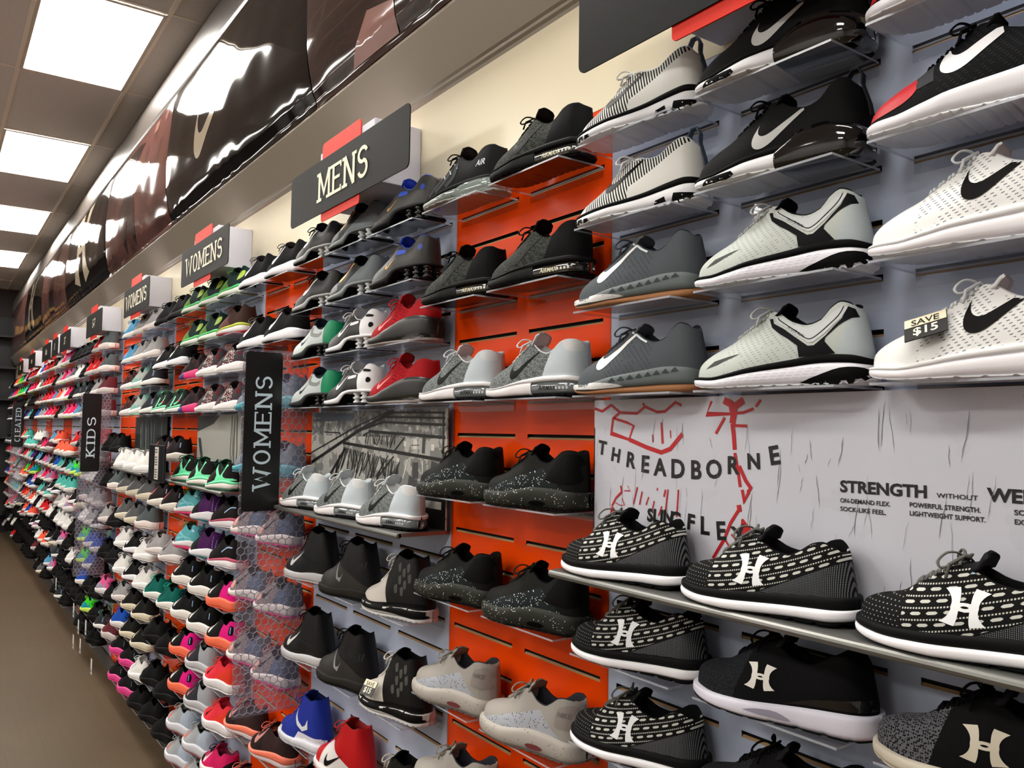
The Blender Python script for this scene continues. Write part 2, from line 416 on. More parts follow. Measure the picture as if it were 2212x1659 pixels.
def upper_meshes(P, mats):
    mt = table(P['mt']); T = table(P['T']); E = table(P['E']); lean = P['lean']; hh = P['E'][-1][1]
    xs = [.004+s*(.286/.295) for s in STN]
    rows = []; NO = 10; NI = 6
    for x in xs:
        s = (x-.004)/.286*.295
        w = max(OUT(s)-.0035, 0.0002); zb = mt(x)-.006; zT = max(T(x), zb+.001); ze = max(min(E(x), 1), zb+.0008)
        ye = min(YE(x), w*.82)
        k = 1-min(max((x-.055)/.07, 0), 1)           # 1 = round toe cap, 0 = upright quarter
        o = min(max((x-.150)/.012, 0), 1)*(1-min(max((x-.276)/.006, 0), 1))
        bul = .0015+.003*min(max((x-.15)/.08, 0), 1)
        B1 = (w+bul*(w/.04), zb+(.62*k+.45*(1-k))*(ze-zb)); B2 = (ye+(.62*k+.16*(1-k))*(w-ye)+.003*(1-k)*(w/.04), ze-(.0*k+.24*(1-k))*(ze-zb))
        outer = cub((w, zb), B1, B2, (ye, ze), NO)
        cz = zT if x < .155 else ze
        cl = cub((ye, ze), (ye*.75, ze+(cz-ze)*.7+.001*k), (ye*.4, cz), (0, cz), NI, 1)
        ip = [(ye-.0015, ze+.0022), (ye-.0045, ze+.001), (ye-.006, ze-.006), (ye-.005, max(ze-.04, zb+.012)), (ye-.004, zb+.010), (0, zb+.008)]
        ip = [(max(a, 0), b) for a, b in ip]
        inner = [(c_[0]*(1-o)+q[0]*o, c_[1]*(1-o)+q[1]*o) for c_, q in zip(cl, ip)]
        half = outer+inner; yc = YC(x); row = []
        def px(z):
            if x < .19: return x
            return x-lean*((x-.19)/.1)**2*max(0, (z-.045)/.07)
        for y, z in half: row.append((px(z), yc-y, z))
        for y, z in reversed(half[:-1]): row.append((px(z), yc+y, z))
        rows.append(row)
    n = len(rows[0]); nh = NO+NI
    vs = [v for r in rows for v in r]
    fo = []; fl = []; mo = []
    for i in range(len(rows)-1):
        xm = (xs[i]+xs[i+1])/2
        for j in range(n-1):
            f = (i*n+j, (i+1)*n+j, (i+1)*n+j+1, i*n+j+1)
            inn = NO <= j < n-1-NO
            if inn and .156 < xm < .279: fl.append(f)
            else:
                fo.append(f); mo.append(1 if (inn and .078 < xm <= .156) else 0)
    def sub(fs):
        used = sorted({i for f in fs for i in f}); mp = {a: b for b, a in enumerate(used)}
        return [vs[i] for i in used], [tuple(mp[i] for i in f) for f in fs]
    v1, f1 = sub(fo); v2, f2 = sub(fl)
    a = mesh('upper', v1, f1, [mats[0], mats[1]], mo, True)
    b = mesh('lining', v2, f2, mats[2], None, True)
    return a, b

def sole_layer(P, x0, x1, f0, f1, flare, m, name='midsole', notch=0, K=5, bulge=.0012, drop=0.0, teeth=0, zadd=0.0):
    """one layer of the sole between height fractions f0..f1 and stations x0..x1"""
    mt = table(P['mt']); mb = table(P['mb'])
    st = [s for s in STN if x0 < s < x1]; st = [x0]+st+[x1]
    if teeth:
        ex = np.linspace(x0, x1, int((x1-x0)/.0045)); st = sorted(set(st) | set(float(v) for v in ex))
    vs = []; fs = []; n = 2*K+4
    for x in st:
        w = max(OUT(x)+flare*min(1, OUT(x)/.02), .0002); zb = mb(x); zt = mt(x); yc = YC(x)
        a = zb+(zt-zb)*(f0(x) if callable(f0) else f0)-drop; b = zb+(zt-zb)*(f1(x) if callable(f1) else f1)+(zadd(x) if callable(zadd) else zadd)
        b = max(b, a+.0003)
        if teeth and (x/teeth) % 1 < .22: a += min(.0035, (b-a)*.7)
        g = 0
        if notch and (x/notch) % 1 < .12: g = .002
        ring = [(0, a)]
        for i in range(K+1):
            t = i/K; bb = bulge*math.sin(PI*t)-(.0025 if i == 0 else (.0012 if i == K else 0))
            ring.append((-(w+bb-g*(1-t)), a+(b-a)*t))
        ring.append((0, b))
        for i in range(K, -1, -1):
            t = i/K; bb = bulge*math.sin(PI*t)-(.0025 if i == 0 else (.0012 if i == K else 0))
            ring.append((w+bb, a+(b-a)*t))
        vs += [(x, yc+min(max(q[0], -w-.01), w+.01), q[1]) for q in ring]
    n = len(ring)
    for i in range(len(st)-1):
        for j in range(n):
            fs.append((i*n+j, i*n+(j+1) % n, (i+1)*n+(j+1) % n, (i+1)*n+j))
    fs += [tuple(range(n)), tuple(reversed(range((len(st)-1)*n, len(st)*n)))]
    me = mesh(name, vs, fs, m, None, True)
    return me

def tongue_mesh(P, m):
    T = table(P['T']); zt = P['tong']; hi = P['E'][12][0] if False else .15
    pts = []
    for x in (.125, .135, .143): pts.append((x, T(x)+.001))
    xe, ze = .150, max(T(.148)+.004, zt-.014)
    pts += [(.150 if zt < .15 else .158, (pts[-1][1]+ze)/2+.001), (xe+.004 if zt < .15 else .168, ze), (xe+.010 if zt < .15 else .176, zt-.003), (xe+.014 if zt < .15 else .181, zt)]
    vs = []; k = 8; wd_ = [.015, .018, .020, .023, .025, .024, .017]; th_ = [.006, .006, .0065, .007, .007, .006, .003]
    for i, ((x, z), w) in enumerate(zip(pts, wd_)):
        a = pts[max(0, i-1)]; c = pts[min(len(pts)-1, i+1)]; l = math.hypot(c[0]-a[0], c[1]-a[1]); nx, nz = (c[1]-a[1])/l, -(c[0]-a[0])/l
        for j in range(k+1):
            t = -1+2*j/k; vs.append((x+.004*t*t, YC(x)+w*t, z-.006*t*t))
        for j in range(k, -1, -1):
            t = -1+2*j/k; q = th_[i]*(1-.45*t*t); vs.append((x+.004*t*t+nx*q, YC(x)+w*t*.97, z-.006*t*t+nz*q))
    n = 2*(k+1); fs = []
    for i in range(len(pts)-1):
        for j in range(n): fs.append((i*n+j, i*n+(j+1) % n, (i+1)*n+(j+1) % n, (i+1)*n+j))
    fs += [tuple(range(n)), tuple(reversed(range((len(pts)-1)*n, len(pts)*n)))]
    return mesh('tongue', vs, fs, m, None, True)

def smooth3(pts, n=4):
    out = [pts[0]]
    for i in range(len(pts)-1):
        p0 = pts[max(i-1, 0)]; p1 = pts[i]; p2 = pts[i+1]; p3 = pts[min(i+2, len(pts)-1)]
        for k in range(1, n+1):
            t = k/n; out.append(tuple(.5*((2*p1[j])+(-p0[j]+p2[j])*t+(2*p0[j]-5*p1[j]+4*p2[j]-p3[j])*t*t+(-p0[j]+3*p1[j]-3*p2[j]+p3[j])*t**3) for j in range(3)))
    return out
def lace_mesh(P, m, bow=True, top=.14):
    E = table(P['E']); T = table(P['T']); b = MB()
    xs = [.084, .096, .108, .120, .132] + ([.144, .152] if P['tong'] > .15 else [])
    def pt(x, y, dz): return (x, YC(x)+y, E(x)+(T(x)-E(x))*(1-abs(y)/max(YE(x), .004))+dz)
    for i, x in enumerate(xs):
        y = YE(x)+.0035; xn = min(x+.006, .153)
        for sg in (1, -1):
            b.tube([pt(x, -sg*y, -.001), pt(x+.001, -sg*y*.8, .0030), pt(x+.003, 0, .0042), pt(xn-.001, sg*y*.8, .0030), pt(xn, sg*y, -.001)], .0021, 6, flat=.7)
    if bow:
        x = xs[-1]+.004; z = T(x)+.006; y0 = YC(x)
        for sg in (-1, 1):
            b.tube(smooth3([(x, y0, z), (x-.004, y0+sg*.010, z+.007), (x-.012, y0+sg*.022, z+.007), (x-.019, y0+sg*.030, z-.003), (x-.014, y0+sg*.031, z-.010), (x-.003, y0+sg*.016, z-.003), (x, y0, z)]), .0021, 6, flat=.7)
            b.tube([(x, y0, z), (x+.004, y0+sg*.012, z+.004), (x-.008, y0+sg*.026, z-.006), (x-.010, y0+sg*.031, z-.022)], .0020, 6)
        b.tube([(x-.003, y0-.004, z), (x, y0, z+.003), (x+.003, y0+.004, z)], .004, 6)
    return b.me('laces', m, True)

def bvh_of(mes):
    vs = []; fs = []
    for me in mes:
        n = len(vs); vs += [v.co.copy() for v in me.vertices]; fs += [tuple(i+n for i in p.vertices) for p in me.polygons]
    return BVHTree.FromPolygons(vs, fs)

def decal(name, bvh, shapes, m, off=.0008, side=-1):
    """shapes: list of (verts2d, faces) in the shoe's side view; dropped onto the surface facing the aisle"""
    V = []; F = []
    for v2, f2 in shapes:
        n = len(V); ok = True; pts = []; last = None
        for x, z in v2:
            h = bvh.ray_cast(Vector((x, side*.3, z)), Vector((0, -side, 0)))
            if h[0] is None: pts.append(None); continue
            nn = h[1] if h[1].y*side > 0 else -h[1]
            pts.append(h[0]+nn*off); last = pts[-1]
        if last is None: continue
        good = [p is not None and p.y*side > -.012 for p in pts]
        pts = [p if p is not None else Vector((0, 0, 0)) for p in pts]
        fl = [tuple(i+n for i in f) for f in f2 if all(good[i] for i in f)]
        V += pts; F += fl
    # orient towards the aisle
    out = []
    for f in F:
        a, b, c = V[f[0]], V[f[1]], V[f[2]]
        nrm = (b-a).cross(c-a)
        out.append(f if nrm.y*side > 0 else tuple(reversed(f)))
    if not out: return None
    return mesh(name, V, out, m, None, True)

def place(poly, x, z, w, h=None, rot=0, shear=0):
    h = h or w; c, s = math.cos(rot), math.sin(rot)
    return [(x+(px*w)*c-(py*h)*s+shear*py*h, z+(px*w)*s+(py*h)*c) for px, py in poly]

def text_shapes(txt, x, z, size, rot=0, bold=0.0, shear=0.0):
    v, f = font_poly(txt, size, bold, shear=shear); c, s = math.cos(rot), math.sin(rot)
    return [([(x+a*c-b*s, z+a*s+b*c) for a, b in v], f)]

# ------------------------------------------------- upper materials
def up_plain(n, c, c2=None, split=None, rough=.7, bump=None, coat=0):
    p = Pat(n, rough, coat); p.base(C(*c))
    if c2 is not None:
        a, b, k = split; p.mix((p.x*a+p.z*b).gt(k), C(*c2))
    p.bump(p.noise(900, 1), .25, .0008)
    return p.done()

def up_leather(n, c, c2=None, split=None, rough=.42):
    p = Pat(n, rough, spec=.22); p.base(C(*c))
    if c2 is not None:
        a, b, k = split; p.mix((p.x*a+p.z*b).gt(k), C(*c2))
    p.bump((p.x*200+p.z*90).sin()*.3+p.noise(300, 1), .2, .0006)
    return p.done()

def up_knit(n, c1, c2, heel=None, xs=.205, toe=None):
    """two-tone knit at the front, plain at the heel"""
    p = Pat(n, .75); p.base(C(*c1)); v = p.vor(330, rnd=.55)
    k = v.gt(.44)
    if toe is not None: k = k*(p.x.gt(toe)+p.noise(500, 0).gt(.55)*.35)
    p.mix(k, C(*c2))
    if heel is not None: p.mix(((p.x-p.z*.28+p.noise(400, 1)*.006)).gt(xs-.025), C(*heel))
    p.bump(v, .35, .001)
    return p.done()

def up_stripe(n, c1, c2, heel):
    p = Pat(n, .75); p.base(C(*c1))
    f = ((p.x*.93+p.z*.36)/.0056).fract()
    on = f.gt(.52)*p.x.gt(.045)
    low = p.x.gt(.150)*(p.z-(p.x-.15)*.50).lt(.050)
    p.mix(on*(p.const(1.0)-low), C(*c2)); p.bump(f, .3, .0008)
    return p.done()

def up_dash(n, base, dash, mesh_c):
    p = Pat(n, .8); p.base(C(*base))
    zc = p.z-(p.x-.085)*.16-(p.x-.085)*(p.x-.085)*.75
    rr = zc/.0135; fr = rr.fract(); ri = rr.floor()
    dx = (p.x/.0195+ri*.5).fract(); dash_on = fr.gt(.20)*fr.lt(.48)*dx.lt(.66)
    edge = (((dx-.33).abs())*1.4+((fr-.34).abs())*1.6).lt(.52)
    dots = fr.gt(.72)*fr.lt(.86)*(p.x/.0036).fract().lt(.55)
    body = p.x.gt(.072-(0))*(p.x*.46-p.z).lt(.040)
    p.mix((dash_on*edge+dots).mn(1.0)*body*p.x.gt(.076), C(*dash))
    td = (p.x/.0062+((p.z/.0055).floor())*.5).fract().lt(.28)*(p.z/.0055).fract().lt(.22)*p.x.lt(.074)
    p.mix(td, C(*[int(v*.75) for v in dash]))
    low = (p.x*.46-p.z).gt(.042)
    p.mix(low*((p.x/.0022).fract().gt(.5)*(p.z/.0022).fract().gt(.35)), C(*mesh_c))
    p.bump(p.noise(700, 1), .3, .001)
    return p.done()

def up_speck(n, base, low, dot, th=.20, slope=(.0,.0)):
    p = Pat(n, .65); p.base(C(*base))
    d, c = p.vor(260, rnd=1.0, out='Color')
    band = (p.z-p.x*.32).lt(.024)*(p.z+(p.x-.2)*.75).lt(.082)
    p.mix(band, C(*low))
    sp = d.lt(.30)*c.gt(.52)
    p.mix(sp*band, C(*dot)); p.bump(((p.x*650).sin()), .15, .0005)
    return p.done()

def sole_speck(n, base, dot, dens=.72, rough=.45):
    p = Pat(n, rough); p.base(C(*base)); d, c = p.vor(230, rnd=1.0, out='Color')
    p.mix(d.lt(.26)*c.gt(dens), C(*dot)); return p.done()

def up_mesh(n, c1, c2, heel=None, xs=.2):
    """engineered mesh: short darker dashes"""
    p = Pat(n, .75); p.base(C(*c1))
    r = (p.z-p.x*.35)/.0045; q = (p.x/.008+r.floor()*.37).fract()
    on = r.fract().lt(.3)*q.lt(.45)*p.x.gt(.075)*p.x.lt(.20)*p.noise(60, 1).gt(.42)
    p.mix(on, C(*c2))
    if heel is not None: p.mix((p.x-p.z*.3).gt(xs-.025), C(*heel))
    p.bump(p.noise(900, 1), .25, .0008)
    return p.done()

def up_patch(n, c1, c2, c3=None, sc=30):
    p = Pat(n, .7); p.base(C(*c1)); p.mix(p.noise(sc, 1).gt(.52), C(*c2))
    if c3 is not None: p.mix(p.vor(160).lt(.35)*p.x.gt(.12)*p.x.lt(.2), C(*c3))
    return p.done()

GL = {}
def build_shoe(key):
    d = DES[key]; P = PROF[d.get('p', 'run')]
    root = empty({'high': 'basketball_shoe', 'shox': 'column_heel_shoe'}.get(d.get('p'), d.get('name', 'running_shoe')))
    um = d['up'](); col = d.get('collar', (30, 30, 32)); lin = d.get('lin', (40, 40, 42))
    thr = pm(d.get('throat', col), .8); linm = pm(lin, .85)
    a, b = upper_meshes(P, (um, thr, linm))
    U = link('upper', a, root); link('lining', b, root)
    link('tongue', tongue_mesh(P, pm(d.get('tong', col), .8)), root)
    if d.get('lace', 1) is not None: link('laces', lace_mesh(P, pm(d.get('lace', (30, 30, 30)) if d.get('lace', 1) != 1 else (30, 30, 32), .8), d.get('bow', True)), root)
    soles = []
    for L in d['sole'](P):
        o = link(L[0], L[1], root); soles.append(L[1]); SO = o if (L[0] in ('midsole', 'air_unit') or not soles[1:]) else SO
    bu = bvh_of([a]); bs = bvh_of(soles); ba = bvh_of([a]+soles)
    B = {'u': bu, 's': bs, 'a': ba}
    tk = d.get('tick')
    if tk:
        col_, x, z, w, rot = tk[:5]; h = w*(tk[5] if len(tk) > 5 else 1.15)
        me = decal('tick_logo', bu, [fill(place(TICK, x, z, w, h, rot), .008)], pm(col_, .45))
        if me: link('tick_logo', me, U)
    ar = d.get('arch')
    if ar:
        col_, x, z, w, h, sh = ar
        me = decal('emblem', bu, [fill(place(q, x, z, w, h, 0, sh), .006) for q in ARCH], pm(col_, .45))
        if me: link('emblem', me, U)
    for it in d.get('dec', []):
        nm, on, kind, arg, c_ = it[:5]
        off = it[5] if len(it) > 5 else .0007
        if kind == 'poly': sh = [fill(arg, .008)]
        elif kind == 'polys': sh = [fill(q, .008) for q in arg]
        elif kind == 'line': sh = [strip(arg[0], arg[1])]
        elif kind == 'lines': sh = [strip(q, arg[1]) for q in arg[0]]
        elif kind == 'text': sh = text_shapes(*arg)
        me = decal(nm, B[on], sh, c_ if not isinstance(c_, tuple) else pm(c_, .5), off)
        if me: link(nm, me, SO if on == 's' else U)
    for fn in d.get('extra', []): fn(root, P)
    return root

def smooth_line(pts, n=5):
    out = [pts[0]]
    for i in range(len(pts)-1):
        p0 = pts[max(i-1, 0)]; p1 = pts[i]; p2 = pts[i+1]; p3 = pts[min(i+2, len(pts)-1)]
        for k in range(1, n+1):
            t = k/n
            out.append(tuple(.5*((2*p1[j])+(-p0[j]+p2[j])*t+(2*p0[j]-5*p1[j]+4*p2[j]-p3[j])*t*t+(-p0[j]+3*p1[j]-3*p2[j]+p3[j])*t**3) for j in (0, 1)))
    return out

# ---- soles
def s_basic(mid, out, foxing=None, rough=.5, notch=0, outf=.16, teeth=.018, flare=.0025):
    def f(P):
        r = [('outsole', sole_layer(P, 0, LS, 0, outf, flare-.002, pm(out, .7), 'outsole', teeth=teeth))]
        if foxing:
            r.append(('midsole', sole_layer(P, 0, LS, outf, .72, flare, pm(mid, rough), notch=notch)))
            r.append(('foxing', sole_layer(P, 0, LS, .72, 1.0, flare-.0005, pm(foxing, .6), 'foxing')))
        else:
            r.append(('midsole', sole_layer(P, 0, LS, outf, 1.0, flare, pm(mid, rough), notch=notch)))
        return r
    return f

def s_max(front, rail, air, out, airtext=None, tc=(235, 235, 235)):
    def f(P):
        am = GL.setdefault(('air', air), mat('air_%d' % len(GL), C(*air), .08, spec=.9, coat=1.0))
        r = [('outsole', sole_layer(P, 0, LS, 0, .13, 0, pm(out, .7), 'outsole', teeth=.02)),
             ('forefoot_midsole', sole_layer(P, 0, .172, .13, lambda x: .88 if x < .1 else .88-.1*(x-.1)/.07, .003, pm(front, .5), 'forefoot_midsole', notch=.032)),
             ('air_unit', sole_layer(P, .172, .2945, .13, .74, -.0005, am, 'air_unit', bulge=.003)),
             ('midsole_rim', sole_layer(P, 0, LS, lambda x: .88 if x < .1 else max(.74, .88-.14*(x-.1)/.07), 1.0, .0028, pm(rail, .5), 'midsole_rim'))]
        return r
    return f

def s_shox(mid, out, colm):
    def f(P):
        r = [('outsole', sole_layer(P, 0, .165, 0, .2, 0, pm(out, .7), 'outsole', teeth=.02)),
             ('midsole', sole_layer(P, 0, LS, .2, 1.0, .002, pm(mid, .45)))]
        q = dict(mt=[(0, .007), (.295, .007)], mb=[(0, 0), (.295, .001)])
        r.append(('heel_plate', sole_layer(q, .175, LS, 0, 1, .003, pm(out, .5), 'heel_plate', teeth=.015)))
        return r
    return f
def x_columns(c, rough=.25):
    def f(root, P):
        m = pm(c, rough, coat=.6)
        for x, y in ((.198, -.024), (.240, -.026), (.274, -.018), (.198, .024), (.240, .026), (.274, .018)):
            b = MB(); prof = [(.0075, 0), (.0115, .002), (.0115, .006), (.007, .009), (.0070, .011), (.0125, .014), (.0125, .018), (.007, .021), (.007, .024), (.0115, .027), (.0115, .032)]
            k = 14; vs = []; fs = []
            for r_, z in prof:
                for j in range(k): vs.append((x+r_*math.cos(2*PI*j/k), y+r_*math.sin(2*PI*j/k), .006+z))
            for i in range(len(prof)-1):
                for j in range(k): fs.append((i*k+j, i*k+(j+1) % k, (i+1)*k+(j+1) % k, (i+1)*k+j))
            fs += [tuple(reversed(range(k))), tuple(range((len(prof)-1)*k, len(prof)*k))]
            b.add(vs, fs); b.build('heel_column', m, root, True)
    return f
def x_loop(c, c2=None, h=.022):
    def f(root, P):
        m = c if not isinstance(c, tuple) else pm(c, .8)
        z = table(P['E'])(.275); b = MB()
        pts = [(.262, 0, z-.006), (.256, 0, z+h*.5), (.262, 0, z+h), (.272, 0, z+h*1.05), (.278, 0, z+h*.5), (.277, 0, z-.004), (.287, 0, z-.035), (.2905, 0, z-.055)]
        vs = []; w = .006
        n = len(pts)
        for sgn in (0, 1):
            for i, p in enumerate(pts):
                a = Vector(pts[max(0, i-1)]); c_ = Vector(pts[min(n-1, i+1)]); t = (c_-a).normalized(); nn = Vector((-t.z, 0, t.x))*(.0012 if sgn else -.0012)
                for y in (-w, w): vs.append((p[0]+nn.x, y, p[2]+nn.z))
        fs = []
        for i in range(n-1):
            a = 2*i; c_ = 2*n+2*i
            fs += [(a, a+1, a+3, a+2), (c_, c_+2, c_+3, c_+1), (a, a+2, c_+2, c_), (a+1, c_+1, c_+3, a+3)]
        b.add(vs, fs); b.build('pull_loop', m, root)
    return f
def x_strip(c, zc=.075, y=0):
    """reflective strip standing on the heel"""
    def f(root, P): pass
    return f
